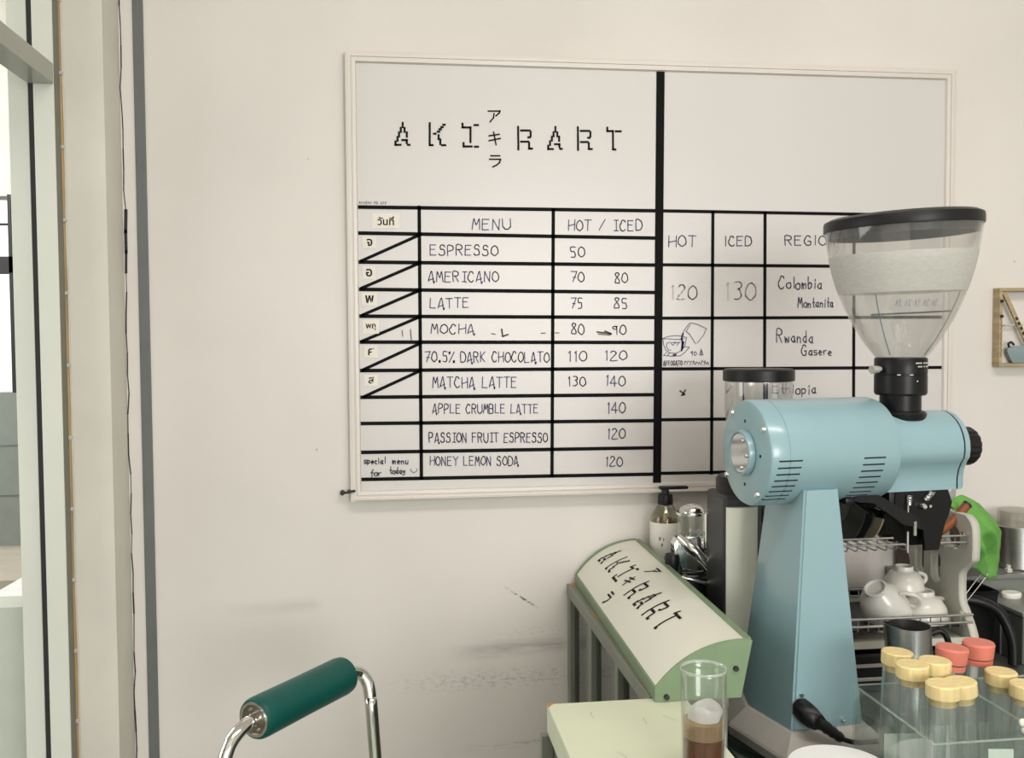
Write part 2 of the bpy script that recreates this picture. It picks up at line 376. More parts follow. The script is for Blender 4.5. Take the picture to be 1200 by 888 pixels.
KANA = [[(0.252, 1.8969), (0.2729, 1.8974), (0.2714, 1.8937), (0.2658, 1.889)], [(0.2621, 1.8925), (0.2611, 1.8852), (0.2551, 1.8782)], [(0.2531, 1.8532), (0.2711, 1.8563)], [(0.253, 1.8446), (0.2729, 1.849)], [(0.2613, 1.8597), (0.2654, 1.8379)], [(0.256, 1.818), (0.2718, 1.8182)], [(0.2537, 1.8117), (0.2732, 1.812), (0.2713, 1.806), (0.2661, 1.8017), (0.2596, 1.7985)]]
DRAWING = [[(0.5726, 1.4895), (0.5814, 1.4932), (0.5978, 1.4949), (0.6099, 1.4936), (0.6176, 1.4909)], [(0.5726, 1.4895), (0.5891, 1.4884), (0.6077, 1.4877), (0.6132, 1.4893)], [(0.5726, 1.4895), (0.5737, 1.4789), (0.5781, 1.4682), (0.5858, 1.4628), (0.5979, 1.4622), (0.6078, 1.4669), (0.6144, 1.4754), (0.6176, 1.4914)], [(0.5792, 1.464), (0.5737, 1.4582), (0.5891, 1.457), (0.6056, 1.4573), (0.6133, 1.4626), (0.6232, 1.4732), (0.6144, 1.4738)], [(0.5852, 1.4629), (0.5814, 1.4576)], [(0.6226, 1.5169), (0.6275, 1.518), (0.6408, 1.5147), (0.6557, 1.5072), (0.6496, 1.4944), (0.6375, 1.4806)], [(0.6226, 1.5169), (0.6121, 1.5031), (0.6099, 1.4957)], [(0.6248, 1.5148), (0.6165, 1.5021), (0.6231, 1.4978), (0.6287, 1.4892), (0.6342, 1.4806)], [(0.5869, 1.4831), (0.5803, 1.481), (0.5792, 1.4746), (0.5836, 1.4682), (0.588, 1.4682)], [(0.5891, 1.482), (0.5967, 1.483), (0.5913, 1.4767), (0.588, 1.4809)], [(0.5967, 1.4809), (0.6044, 1.483), (0.5989, 1.4766)], [(0.6287, 1.4572), (0.6289, 1.4657), (0.6259, 1.4636), (0.6287, 1.4604)], [(0.632, 1.4635), (0.6348, 1.4646), (0.6375, 1.4614), (0.6353, 1.4582), (0.6326, 1.4587), (0.632, 1.4635)], [(0.6458, 1.4688), (0.6425, 1.4592), (0.6492, 1.4591), (0.6458, 1.4688)], [(0.6458, 1.4698), (0.6459, 1.457)]]
POUR = [[(0.6105, 1.4978), (0.6083, 1.4893), (0.6099, 1.4808), (0.6083, 1.468)], [(0.6116, 1.4829), (0.61, 1.4722)], [(0.5929, 1.4591), (0.5968, 1.4596)]]
CAPTION = (0.5695, 1.4402, 0.6088, 1.4398, 0.011)
CAPTION2 = (0.6104, 1.4398, 0.6595, 1.4401, 0.011)
SMILE = [(0.1069, 1.2594), (0.1084, 1.2548), (0.1129, 1.2516), (0.1175, 1.2546), (0.1191, 1.2592)]
SMUDGE = [[(0.2735, 1.5078), (0.275, 1.4955), (0.2843, 1.4985)], [(0.2549, 1.5002), (0.2611, 1.4994)], [(0.3452, 1.5005), (0.353, 1.5009)], [(0.3719, 1.5011), (0.3782, 1.501)], [(0.4494, 1.5022), (0.4749, 1.4989), (0.4638, 1.5037)], [(0.451, 1.4983), (0.4733, 1.4966)], [(0.6056, 1.3923), (0.6138, 1.3859), (0.6089, 1.3844), (0.6154, 1.3938)], [(0.1096, 1.5086), (0.1109, 1.4904)], [(0.0945, 1.5072), (0.0959, 1.4965)]]
SLIPS = [('วันที่', 0.044, 1.6874, 0.0923, 1.7141), ('จ', 0.0272, 1.652, 0.0513, 1.6732), ('อ', 0.0265, 1.598, 0.0492, 1.6206), ('พ', 0.0244, 1.5513, 0.0516, 1.5739), ('พฤ', 0.0253, 1.5015, 0.054, 1.5256), ('ศ', 0.0277, 1.4591, 0.052, 1.4802), ('ส', 0.0271, 1.4091, 0.0514, 1.4286)]
TINY = (0.0222, 1.7298, 0.0714, 1.7296, 0.0055)
BOLT = (-0.0051, -0.018, 1.2202)

# ------------------------------------------------------------------ the room
WALL_A = srgb(212, 208, 202); WALL_B = srgb(223, 219, 213)
STREAKS = [(.16, .40, .915, .020, .045, 1.2, .32, .74, .75, (7, 1, 50)),
           (.03, .40, .861, .024, .016, 5.5, .50, .64, .55, (14, 1, 34)),
           (.22, .40, .944, .014, .06, 6.0, .52, .68, .40, (12, 1, 34)),
           (.17, .38, .736, .010, .03, 2.5, .45, .70, .60, (9, 1, 60)),
           (.274, .341, 1.0365, .0035, -.66, 6.0, .44, .54, 1.2, (12, 1, 30)),
           (-.27, -.05, 1.012, .018, .025, .6, .30, .8, .30, (5, 1, 14))]
M_wall = wall_mat()
M_board = mat('whiteboard_enamel', srgb(206, 203, 200), .3, var=.012, scale=3, spec=.55)
M_alu = mat('white_coated_aluminium', srgb(214, 208, 201), .35, var=.03, scale=6)
M_tape = mat('black_tape', srgb(9, 9, 10), .7, var=.1, spec=.15)
M_ink = mat('blue_black_marker_ink', srgb(66, 63, 108), .6, var=.25, scale=60)
M_faint = mat('worn_grey_marker_ink', srgb(180, 178, 176), .6, var=.12, scale=90)
M_blueink = mat('deep_blue_ink', srgb(22, 20, 90), .6)
M_black = mat('black_print', srgb(12, 12, 12), .7, spec=.2)
M_paper = mat('printed_paper', srgb(226, 221, 210), .7, var=.02)
M_trim = mat('grey_trim_paint', srgb(100, 104, 102), .5)
M_greyplaster = mat('grey_plaster', srgb(212, 209, 198), .65, var=.05, scale=7)
M_post = mat('pale_door_aluminium', srgb(212, 214, 204), .32, var=.03, scale=4)
M_gap = mat('gap_dark', srgb(44, 45, 43), .6)
M_cable = mat('ochre_cable_sheath', srgb(168, 140, 88), .5)
M_clip = mat('grey_clip', srgb(196, 194, 186), .4)
M_floor = mat('grey_green_concrete', srgb(150, 158, 136), .5, var=.1, scale=4)
M_ceil = mat('ceiling_paint', srgb(232, 224, 214), .7)
M_tile = mat('grey_tile', srgb(128, 134, 128), .35)
M_dark = mat('dark_iron', srgb(30, 28, 28), .5)
M_bench = mat('beige_bench', srgb(186, 178, 164), .5)

b = bm_(); box(b, -.381, 3.2, 0, .12, 0, 2.8); struct('wall_back', b, M_wall)
b = bm_(); box(b, -2.2, 3.2, -4.6, 3.0, -.1, 0); struct('floor', b, M_floor)
b = bm_(); box(b, -2.2, 3.2, -4.6, 3.0, 2.8, 2.9); struct('ceiling', b, M_ceil)
b = bm_(); box(b, -.56, -.46, -4.6, -1.25, 0, 2.8); struct('wall_left', b, M_wall)
b = bm_(); box(b, 3.2, 3.3, -4.6, 0, 0, 2.8); struct('wall_right', b, M_wall)
b = bm_(); box(b, -2.3, -2.2, -4.6, 3.0, 0, 2.8); struct('wall_far_left', b, M_wall)
# pilaster between the doorway and the back wall, with an irregular crack along its corner
b = bm_()
rnd = random.Random(3)
zs = [i * .035 for i in range(81)]
box(b, -.4449, -.3815, -.0942, .12, 0, 2.8)
struct('wall_pilaster', b, M_greyplaster)
b = bm_()
pts = [(-.3790 + rnd.uniform(-.0018, .0018) + (.002 if 44 < i < 50 else 0), z) for i, z in enumerate(zs)]
for (a, c), wd in zip(zip(pts, pts[1:]), [rnd.uniform(.0012, .0028) + (.003 if 45 < i < 49 else 0) for i in range(80)]):
    ribbon(b, [a, c], wd, lambda x, z: (x, -.0006, z))
struct('trim_crack', b, M_dark)
b = bm_(); box(b, -.3571, -.3395, -.004, 0, 0, 2.8, .001); struct('trim_grey_strip', b, M_trim)

# doorway in the left wall: aluminium posts, a transom bar and a low panel
b = bm_(); box(b, -.479, -.4475, -.127, -.0945, 0, 2.8, .0012)
door = struct('door_1', b, M_post)
b = bm_(); box(b, -.530, -.4995, -.09, -.04, 0, 2.8, .0012); struct('jamb', b, M_post, door)
b = bm_(); box(b, -.4995, -.4785, -.088, -.05, 0, 2.8); struct('dark_gap_strip', b, M_gap, door)  # solid dark strip stands in for the dark gap between jamb and post
b = bm_(); box(b, -.4785, -.4452, -.0942, -.03, 0, 2.8); struct('backing_profile', b, M_trim, door)
M_bar = mat('dull_grey_aluminium', srgb(160, 162, 152), .3, var=.05, scale=5, spec=.6)
b = bm_(); box(b, -.488, -.4475, -1.25, -.1275, 1.8965, 1.9285, .0015); struct('transom_bar', b, M_bar, door)
b = bm_(); box(b, -.4474, -.4466, -.1265, -.0945, 0, 2.8); struct('post_side', b, mat('darker_post_side', srgb(116, 115, 104), .5), door)  # thin strip makes the post's right side darker than its front
b = bm_(); box(b, -2.2, -.531, .05, .13, 0, 1.02); struct('wall_low', b, mat('pale_green_parapet', srgb(196, 202, 190), .5, var=.03))
b = bm_()
tube(b, [(-.4475 + .0008 * math.sin(i * .9), -.0982, .02 + i * .06) for i in range(46)], .0032, 8, 2)
cable = tag(obj('wall_cable', b, M_cable, shade=40, origin=(-.4475, -.0982, .02)), 'thin ochre cable clipped up the edge beside the aluminium doorway', 'cable')
b = bm_(); tube(b, [(-.4438 + .0006 * math.sin(i * 1.3), -.0962, .02 + i * .06) for i in range(46)], .0018, 6, 1)
obj('earth_wire', b, M_clip, cable, shade=40, label='thin pale grey wire')
for i in range(16):
    z = .75 + i * .117
    b = bm_(); box(b, -.4525, -.4425, -.1035, -.0945, z - .003, z + .003, .001); cyl(b, (-.4435, -.103, z), (-.4435, -.106, z), .0016, seg=8)
    obj('cable_clip', b, M_clip, cable)

# the next room, seen through the doorway: tiled wall with a barred window
b = bm_()
box(b, -2.2, -.2, 1.5, 1.6, 1.95, 2.8); box(b, -2.2, -.2, 1.5, 1.6, 0, 1.33); box(b, -1.095, -.2, 1.5, 1.6, 1.33, 1.95); box(b, -2.2, -1.9, 1.5, 1.6, 1.33, 1.95)
struct('wall_next_room', b, M_greyplaster)
b = bm_(); box(b, -2.1, -.4, 1.492, 1.4995, .84, 1.33)
tile = struct('trim_tile', b, M_tile)
b = bm_()
for i in range(12): box(b, -2.1 + i * .15 - .002, -2.1 + i * .15 + .002, 1.4905, 1.492, .84, 1.33)
for z in (1.0, 1.16): box(b, -2.1, -.4, 1.4905, 1.492, z - .002, z + .002)
struct('grout', b, M_trim, tile)
b = bm_()
box(b, -1.9, -1.095, 1.46, 1.53, 1.706, 1.757); box(b, -1.105, -1.095, 1.46, 1.53, 1.33, 1.95)
for i in range(5): cyl(b, (-1.88 + .183 * i, 1.49, 1.757), (-1.88 + .183 * i, 1.49, 1.95), .004, seg=8)
cyl(b, (-1.9, 1.49, 1.86), (-1.1, 1.49, 1.86), .004, seg=8)
struct('window_1', b, M_dark)
b = bm_()
box(b, -2.0, -.7, 1.1, 1.5, .78, .822, .003)
bench = tag(obj('wall_bench', b, M_bench, origin=(-1.35, 1.3, 0)), 'beige counter along the tiled wall seen through the left doorway', 'counter')
b = bm_(); box(b, -1.95, -.75, 1.2, 1.48, 0, .78); obj('cabinet_body', b, M_trim, bench)
b = bm_(); prism(b, [(-.96, .30, .825), (-.55, .30, .825), (-.55, 1.04, .825), (-.925, 1.04, .825)], (0, 0, .025))
tbl = tag(obj('white_table', b, mat('white_table_top', srgb(248, 248, 248), .3), origin=(-.75, .67, 0)), 'white topped table standing in the next room beyond the doorway', 'table')
for x in (-.92, -.59):
    for y in (.34, 1.0):
        b = bm_(); cyl(b, (x, y, 0), (x, y, .825), .018, seg=12); obj('leg', b, M_post, tbl, shade=40)

# ------------------------------------------------------------------ the menu whiteboard
wb = thing('whiteboard_menu', 'large white menu board with black taped grid and handwritten drink prices on the back wall', 'whiteboard', (.57, 0, 1.2))
mpb = lambda x, z: (x, -.0131, z)
mpi = lambda x, z: (x, -.0134, z)
fx0, fx1, fz0, fz1 = .0005, 1.1425, 1.203, 1.9948
b = bm_(); box(b, fx0 + .004, fx1 - .004, -.0125, -.001, fz0 + .004, fz1 - .004); obj('board_surface', b, M_board, wb)
def frame_side(p0, p1, inward):
    """mitred aluminium profile with a groove, swept along one side"""
    prof = [(0, -.001), (0, -.0175), (.004, -.0185), (.009, -.0185), (.0098, -.0165), (.0112, -.0165), (.012, -.0185), (.0175, -.018), (.0195, -.0125), (.0195, -.001)]
    p0 = Vector(p0); p1 = Vector(p1); d = (p1 - p0).normalized(); n = Vector(inward)
    bm = bm_(); rings = []
    for p, s in ((p0, 1), (p1, -1)):
        rings.append([(p.x + n.x * a + d.x * a * s, y, p.y + n.y * a + d.y * a * s) for a, y in prof])
    loft(bm, rings); return bm
for p0, p1, n in (((fx0, fz0), (fx1, fz0), (0, 1)), ((fx0, fz1), (fx1, fz1), (0, -1)), ((fx0, fz0), (fx0, fz1), (1, 0)), ((fx1, fz0), (fx1, fz1), (-1, 0))):
    obj('frame_rail', frame_side(p0, p1, n), M_alu, wb)
b = bm_(); box(b, fx0 + .01, fx1 - .01, -.026, -.0005, fz0 + .0035, fz0 + .0055, .0006); obj('pen_ledge', b, M_alu, wb)
b = bm_()
for x0, z0, x1, z1, wd in TAPE: ribbon(b, [(x0, z0), (x1, z1)], wd, mpb)
obj('tape_grid', b, M_tape, wb, label='thin black tape lines')
b = bm_(); x0, z0, x1, z1, wd = DIVIDER; ribbon(b, [(x0, z0), (x1, z1)], wd, lambda x, z: (x, -.0133, z), caps=False)
obj('tape_divider', b, M_tape, wb, label='broad black tape stripe')
LETTERS = list(zip('AKIRART', (0, 9, 18, 22, 28, 37, 43), (9, 18, 22, 28, 37, 43, 45)))
for ch_, i0, i1 in LETTERS:
    b = bm_()
    for q in LOGO[i0:i1]: ribbon(b, q, .0037, mpi)
    obj('pixel_letter', b, M_black, wb, label='black pixel letter ' + ch_)
for nm_, i0, i1 in (('upper', 0, 2), ('middle', 2, 5), ('lower', 5, 7)):
    b = bm_()
    for q in KANA[i0:i1]: ribbon(b, q, .0026, mpi)
    obj('kana_letter', b, M_black, wb, label=nm_ + ' black kana character')
for s in WRITING:
    b = bm_(); writing(b, s[0], *s[1:6], .0017 if len(s[0]) < 8 or s[5] > .018 else .0016, mpi)
    obj('handwriting', b, M_ink, wb, label=s[0].lower().replace('%', ' percent').replace('/', 'and') + ' in blue black marker')
for s in FAINT:
    b = bm_(); writing(b, s[0], *s[1:6], .0019, mpi); obj('faded_handwriting', b, M_faint, wb, label='faded grey ' + s[0])
b = bm_()
for q in DRAWING: ribbon(b, q, .0011, mpi)
x0, z0, x1, z1, h = CAPTION; writing(b, 'AFFOGATO', x0 + .004, z0, x1 + .001, z1, h * .85, .0011, mpi)
x0, z0, x1, z1, h = CAPTION2
rnd = random.Random(5)
for i in range(9):
    x = x0 + .003 + (x1 - x0 - .006) * i / 8
    ribbon(b, [(x, z0 + rnd.uniform(0, .002)), (x + .0015, z0 + h * rnd.uniform(.5, .8)), (x + .004, z0 + h * rnd.uniform(.1, .7))], .0011, mpi)
obj('pour_drawing', b, M_blueink, wb, label='blue pen sketch of a jug pouring into a cup')
b = bm_()
for q in POUR: ribbon(b, q, .0032, mpi)
obj('drawn_pour', b, M_blueink, wb)
b = bm_(); ribbon(b, SMILE, .0011, mpi)
obj('smile_mark', b, M_ink, wb)
M_smudge = mat('smudged_ink', srgb(74, 68, 62), .7, var=.3, scale=90)
for q in SMUDGE:
    b = bm_(); ribbon(b, q, .0028 if len(q) > 2 else .0016, mpi); obj('smudge_mark', b, M_smudge, wb)

def glyph_mesh(text, x0, z0, x1, z1, y, bold=0):
    cu = bpy.data.curves.new('glyphs', 'FONT'); cu.body = text; cu.size = 1; cu.offset = bold
    o = bpy.data.objects.new('glyphs', cu); C.objects.link(o)
    dg = bpy.context.evaluated_depsgraph_get(); dg.update()
    me = bpy.data.meshes.new_from_object(o.evaluated_get(dg))
    bpy.data.objects.remove(o); bpy.data.curves.remove(cu)
    bm = bm_(); bm.from_mesh(me); bpy.data.meshes.remove(me)
    xs = [v.co.x for v in bm.verts]; ys = [v.co.y for v in bm.verts]
    if not xs: return bm
    k = min((x1 - x0) / (max(xs) - min(xs)), (z1 - z0) / (max(ys) - min(ys)))
    cx, cy = (max(xs) + min(xs)) / 2, (max(ys) + min(ys)) / 2
    for v in bm.verts:
        v.co = Vector(((x0 + x1) / 2 + (v.co.x - cx) * k, y, (z0 + z1) / 2 + (v.co.y - cy) * k))
    return bm
for tx, x0, z0, x1, z1 in SLIPS:
    b = bm_(); box(b, x0, x1, -.0133, -.0126, z0, z1)
    sl = obj('paper_slip', b, M_paper, wb, label='cream paper slip with Thai day letters')
    px, pz = (x1 - x0) * .2, (z1 - z0) * .2
    obj('printed_letters', glyph_mesh(tx, x0 + px, z0 + pz, x1 - px, z1 - pz, -.0136, .02), M_black, sl)
x0, z0, x1, z1, h = TINY
b = bm_(); rnd = random.Random(9)
for i in range(13):
    x = x0 + (x1 - x0) * i / 13
    if i in (6, 9): continue
    ribbon(b, [(x, z0), (x + .0008, z0 + h * rnd.uniform(.6, 1)), (x + .002, z0 + h * rnd.uniform(0, .6))], .0007, mpi)
obj('small_note', b, M_black, wb, label='tiny line of handwriting')
b = bm_(); bx, by, bz = BOLT
tube(b, [(bx - .008, -.010, bz - .001), (bx - .001, -.020, bz), (bx + .008, -.021, bz + .002), (bx + .014, -.020, bz + .003)], .0022, 8, 4)
cyl(b, (bx - .009, -.002, bz - .0015), (bx - .009, -.016, bz - .0015), .0042, seg=12)
cyl(b, (bx + .003, -.012, bz + .0015), (bx + .003, -.024, bz + .0015), .0032, seg=12)
obj('corner_hook', b, M_dark, wb, shade=40, label='small dark hook at the lower left corner')

# ------------------------------------------------------------------ small wooden wall shelf at the right
M_wood = mat('worn_pale_wood', srgb(168, 150, 116), .6, var=.25, scale=14, stretch=(1, 1, 6))
M_wooddark = mat('carved_wood', srgb(120, 86, 54), .6, var=.3, scale=90)
M_bluegrey = mat('blue_grey_enamel', srgb(128, 146, 150), .35, var=.06)
sh = thing('wall_shelf', 'small open wooden shelf frame with a diagonal strip on the wall at the right edge', 'shelf', (1.31, 0, 1.43))
for x0, x1, z0, z1 in ((1.2355, 1.41, 1.431, 1.4375), (1.2355, 1.41, 1.576, 1.5825), (1.2355, 1.2420, 1.4375, 1.576), (1.4035, 1.41, 1.4375, 1.576)):
    b = bm_(); box(b, x0, x1, -.022, -.0005, z0, z1, .0008); obj('frame_board', b, M_wood, sh)
b = bm_(); prism(b, [(1.2425, -.019, 1.575), (1.2515, -.019, 1.575), (1.320, -.019, 1.4395), (1.311, -.019, 1.4395)], (0, .005, 0)); obj('diagonal_strip', b, M_wood, sh)
b = bm_()
for k in range(4):
    t0, t1 = .36 + .07 * k, .40 + .07 * k
    p0 = (1.247 + .0685 * t0, 1.575 - .1355 * t0); p1 = (1.247 + .0685 * t1, 1.575 - .1355 * t1)
    ribbon(b, [p0, p1], .0055, lambda x, q: (x, -.0193, q), caps=False)
obj('strip_print', b, M_dark, sh)
for z in (1.557, 1.528):
    b = bm_(); cyl(b, (1.2388, -.0218, z), (1.2388, -.0255, z), .0032, seg=14); obj('dark_stud', b, M_dark, sh)
b = bm_()
for i in range(9):
    z = 1.45 + .009 * i; ribbon(b, [(1.2372, z), (1.2406, z + .004), (1.2372, z + .008)], .0012, lambda x, q: (x, -.0223, q))
obj('carved_zigzag', b, M_wooddark, sh)
b = bm_()
tube(b, [(1.252, -.010, 1.511), (1.267, -.010, 1.511), (1.292, -.010, 1.512)], [.0018, .0022, .003], 10, 4)
tag(obj('hanging_spoon', b, M_clip, shade=40, origin=(1.272, -.010, 1.505)), 'thin grey metal utensil lying across the little wooden wall shelf', 'utensil')
b = bm_()
loft(b, [[(1.318 + sx_ * math.cos(a), -.0115 + sy_ * math.sin(a), z) for a in [math.radians(22.5 + 45 * i) for i in range(8)]]
         for sx_, sy_, z in ((.052, .007, 1.4382), (.060, .0085, 1.449), (.066, .0095, 1.462), (.066, .0095, 1.465), (.05, .008, 1.471))])
tin = tag(obj('enamel_dish', b, M_bluegrey, shade=30, origin=(1.318, -.0115, 1.4382)), 'blue grey lidded dish inside the wooden wall shelf', 'dish')
b = bm_(); tube(b, [(1.263, -.012, 1.469), (1.260, -.014, 1.475), (1.266, -.014, 1.478), (1.273, -.012, 1.473)], .0022, 8, 4); obj('handle', b, M_dark, tin, shade=40)

# ------------------------------------------------------------------ counter
M_counter = mat('dark_counter_top', srgb(92, 94, 90), .3, var=.08)
M_cabgrey = mat('grey_green_cabinet_paint', srgb(120, 124, 112), .45, var=.08, scale=9)
M_palegreen = mat('pale_green_paint', srgb(206, 212, 186), .4, var=.04, scale=7)
b = bm_()
prism(b, [(.535, -.002, .89), (.535, -.775, .89), (.20, -.775, .89), (.20, -1.08, .89), (1.75, -1.08, .89), (1.75, -.002, .89)], (0, 0, .03))
ct = tag(obj('counter', b, M_counter, origin=(1.0, -.5, 0)), 'long dark counter top carrying the blue grinder along the back wall', 'counter')
for x0, x1 in ((.56, 1.14), (1.16, 1.72)):
    b = bm_(); box(b, x0, x1, -1.04, -.03, 0, .89, .003); obj('cabinet_body', b, M_cabgrey, ct)
    b = bm_(); box(b, x0 + .02, x1 - .02, -1.058, -1.041, .08, .86, .003); d_ = obj('door', b, M_cabgrey, ct)
    b = bm_(); tube(b, [(x1 - .06, -1.058, .60), (x1 - .06, -1.08, .61), (x1 - .06, -1.08, .70), (x1 - .06, -1.058, .71)], .004, 8); obj('handle', b, M_clip, d_)
for x in (.23, .50):
    b = bm_(); box(b, x - .02, x + .02, -1.06, -1.02, 0, .89); obj('leg', b, M_cabgrey, ct)

# display cabinet beside the counter, its glazed front facing left
cb = thing('display_cabinet', 'grey green metal cabinet with glazed sliding doors beneath the curved sign', 'cabinet', (.455, -.29, 0))
b = bm_(); box(b, .392, .497, -.573, -.004, 1.018, 1.038, .0012); obj('cabinet_top', b, M_cabgrey, cb)
b = bm_(); box(b, .41, .495, -.573, -.004, 0, .06); box(b, .48, .495, -.573, -.004, .06, 1.018); box(b, .41, .48, -.03, -.004, .06, 1.018); box(b, .41, .48, -.573, -.553, .06, 1.018); obj('cabinet_body', b, M_cabgrey, cb)
for y in (-.03, -.215, -.40, -.573):
    b = bm_(); box(b, .393, .412, y, y + .024, 0, 1.018, .0015); obj('frame_post', b, M_cabgrey, cb)
M_glassdark = clear('cabinet_glass', (.55, .6, .56, 1), .05, .2)
for y0, y1 in ((-.19, -.03), (-.375, -.19), (-.55, -.375)):
    b = bm_(); box(b, .402, .406, y0, y1, .06, 1.016); p_ = obj('glass_door', b, M_glassdark, cb)
    b = bm_(); box(b, .398, .403, y0 + .02, y0 + .04, .06, 1.016, .001); obj('door_stile', b, M_trim, p_)
M_rust = mat('rust_patch', srgb(176, 128, 66), .7, var=.2, scale=60)
for y in (-.012, -.212):
    b = bm_(); r_ = random.Random(int(-y * 1000))
    prism(b, [(.4045 + .011 * math.cos(a) * r_.uniform(.7, 1), y + .012 * math.sin(a) * r_.uniform(.7, 1) - .003, 1.0382) for a in [i * math.pi / 5 for i in range(10)]], (0, 0, .0003))
    obj('rust_spot', b, M_rust, cb)

# low cupboard with the pale green top in front
lc = thing('low_cupboard', 'grey cupboard with a pale green painted top at the bottom of the picture', 'cupboard', (.345, -.67, 0))
b = bm_(); box(b, .2605, .437, -.765, -.577, 1.002, 1.038, .0015); obj('cupboard_top', b, M_palegreen, lc, label='pale green painted top')
b = bm_(); box(b, .268, .432, -.760, -.58, 0, 1.002); obj('cupboard_body', b, M_cabgrey, lc)
for y in (-.585, -.765):
    b = bm_(); box(b, .2525, .2675, y, y + .012, 0, 1.0005, .001); obj('frame_post', b, M_cabgrey, lc)
b = bm_(); r_ = random.Random(4)
for _ in range(4):
    x, y = r_.uniform(.28, .42), r_.uniform(-.74, -.60); a = r_.uniform(-.5, .5) + 1.3
    pt = [(x, y)]
    for k in range(4): pt.append((pt[-1][0] + .004 * math.cos(a + r_.uniform(-.6, .6)), pt[-1][1] - .005 * abs(math.sin(a))))
    ribbon(b, pt, .0004, lambda p, q: (p, q, 1.0383))
obj('scratches', b, M_trim, lc)
b = bm_(); prism(b, [(.2602, -.577, 1.0383), (.272, -.577, 1.0383), (.266, -.581, 1.0383), (.2602, -.590, 1.0383)], (0, 0, .0003)); obj('chipped_corner', b, M_rust, lc)

# ------------------------------------------------------------------ curved sign lying on the display cabinet
M_signgreen = mat('aged_green_paint', srgb(116, 138, 106), .42, var=.14, scale=12)
M_signface = mat('sign_face_plastic', srgb(222, 222, 208), .35, var=.025, scale=6)
SY0, SY1 = -.588, -.012
def slx(y): return .3955 + (y - SY0) / (SY1 - SY0) * .0135     # the low edge runs a little askew
def arc_pt(y, t, lift=0):
    k = (y - SY0) / (SY1 - SY0); L_ = Vector((slx(y), 1.0545)); T_ = Vector((.512 + .0085 * k, 1.1105 + .006 * k)); ch = T_ - L_
    n = Vector((-ch.y, ch.x)).normalized()
    s = .0155 * 4 * t * (1 - t)
    p = L_ + ch * t + n * (s + lift); return (p.x, y, p.y)
sg = thing('curved_sign', 'green metal sign box with curved white face and black pixel letters lying on the cabinet', 'sign', (.46, -.29, 1.038))
NA = 16
def sect(y, lift=0, t0=0, t1=1): return [arc_pt(y, t0 + (t1 - t0) * i / NA, lift) for i in range(NA + 1)]
b = bm_()
rows = [sect(SY0 + (SY1 - SY0) * k / 8) for k in range(9)]
top_ = [[b.verts.new(p) for p in r] for r in rows]
low_ = [[b.verts.new((p[0] + .001, p[1], p[2] - .003)) for p in r] for r in rows]
for A_ in (top_, low_):
    for r0, r1 in zip(A_, A_[1:]):
        for i in range(NA): b.faces.new((r0[i], r0[i + 1], r1[i + 1], r1[i]))
for i in range(NA):
    b.faces.new((top_[0][i], top_[0][i + 1], low_[0][i + 1], low_[0][i])); b.faces.new((top_[-1][i], top_[-1][i + 1], low_[-1][i + 1], low_[-1][i]))
obj('sign_face', b, M_signface, sg, shade=30, label='white curved face')
for y, th_ in ((SY0 - .001, -.003), (SY1 + .001, .003)):
    b = bm_(); pl = [arc_pt(y, i / NA, .0025) for i in range(NA + 1)]
    poly = [(slx(y) - .001, y, 1.0385)] + pl + [(.5205 + (.007 if y > -.3 else 0), y, 1.1105 + (.006 if y > -.3 else 0)), (.506 + (.007 if y > -.3 else 0), y, 1.0385)]
    prism(b, poly, (0, th_, 0)); obj('end_panel', b, M_signgreen, sg)
b = bm_()
prism(b, [(slx(SY0) - .001, SY0, 1.0385), (slx(SY0) - .001, SY0, 1.0555), (slx(SY0) + .0015, SY0, 1.0565), (slx(SY0) + .0015, SY0, 1.0385)], (slx(SY1) - slx(SY0), SY1 - SY0, 0)); obj('lower_rail', b, M_signgreen, sg)
b = bm_(); loft(b, [[(.498, SY0, 1.0385), (.506, SY0, 1.0385), (.5205, SY0, 1.1125), (.5125, SY0, 1.1125)], [(.505, SY1, 1.0385), (.513, SY1, 1.0385), (.5285, SY1, 1.1185), (.5205, SY1, 1.1185)]]); obj('back_panel', b, M_signgreen, sg)
b = bm_(); box(b, .412, .497, SY0 + .003, SY1 - .003, 1.0385, 1.0405); obj('base_plate', b, M_signgreen, sg)
b = bm_()
for x, z in ((.4985, 1.076), (.409, 1.0445)): cyl(b, (x, SY0 - .003, z), (x, SY0 - .0075, z), .0034, seg=14)
obj('dark_bolt', b, M_dark, sg, shade=40)
allx = [p[0] for q in LOGO for p in q]; lx0, lx1 = min(allx), max(allx)
allz = [p[1] for q in LOGO for p in q]; lz0, lz1 = min(allz), max(allz)
def sign_map(x, z):
    f = (x - lx0) / (lx1 - lx0); g = (z - (lz0 + lz1) / 2) / (lz1 - lz0)
    return arc_pt(-.050 + (-.466 + .050) * f, .52 + .36 * g, .0006)
def dens(q, n=4):
    out = []
    for a, c in zip(q, q[1:]):
        for k in range(n): out.append((a[0] + (c[0] - a[0]) * k / n, a[1] + (c[1] - a[1]) * k / n))
    return out + [q[-1]]
for ch_, i0, i1 in LETTERS:
    b = bm_()
    for q in LOGO[i0:i1]: ribbon(b, dens(q), .0042, sign_map)
    obj('pixel_letter', b, M_black, sg, label='black pixel letter ' + ch_)
for nm_, i0, i1 in (('upper', 0, 2), ('middle', 2, 5), ('lower', 5, 7)):
    b = bm_()
    for q in KANA[i0:i1]: ribbon(b, dens(q), .003, sign_map)
    obj('kana_letter', b, M_black, sg, label=nm_ + ' black kana character')

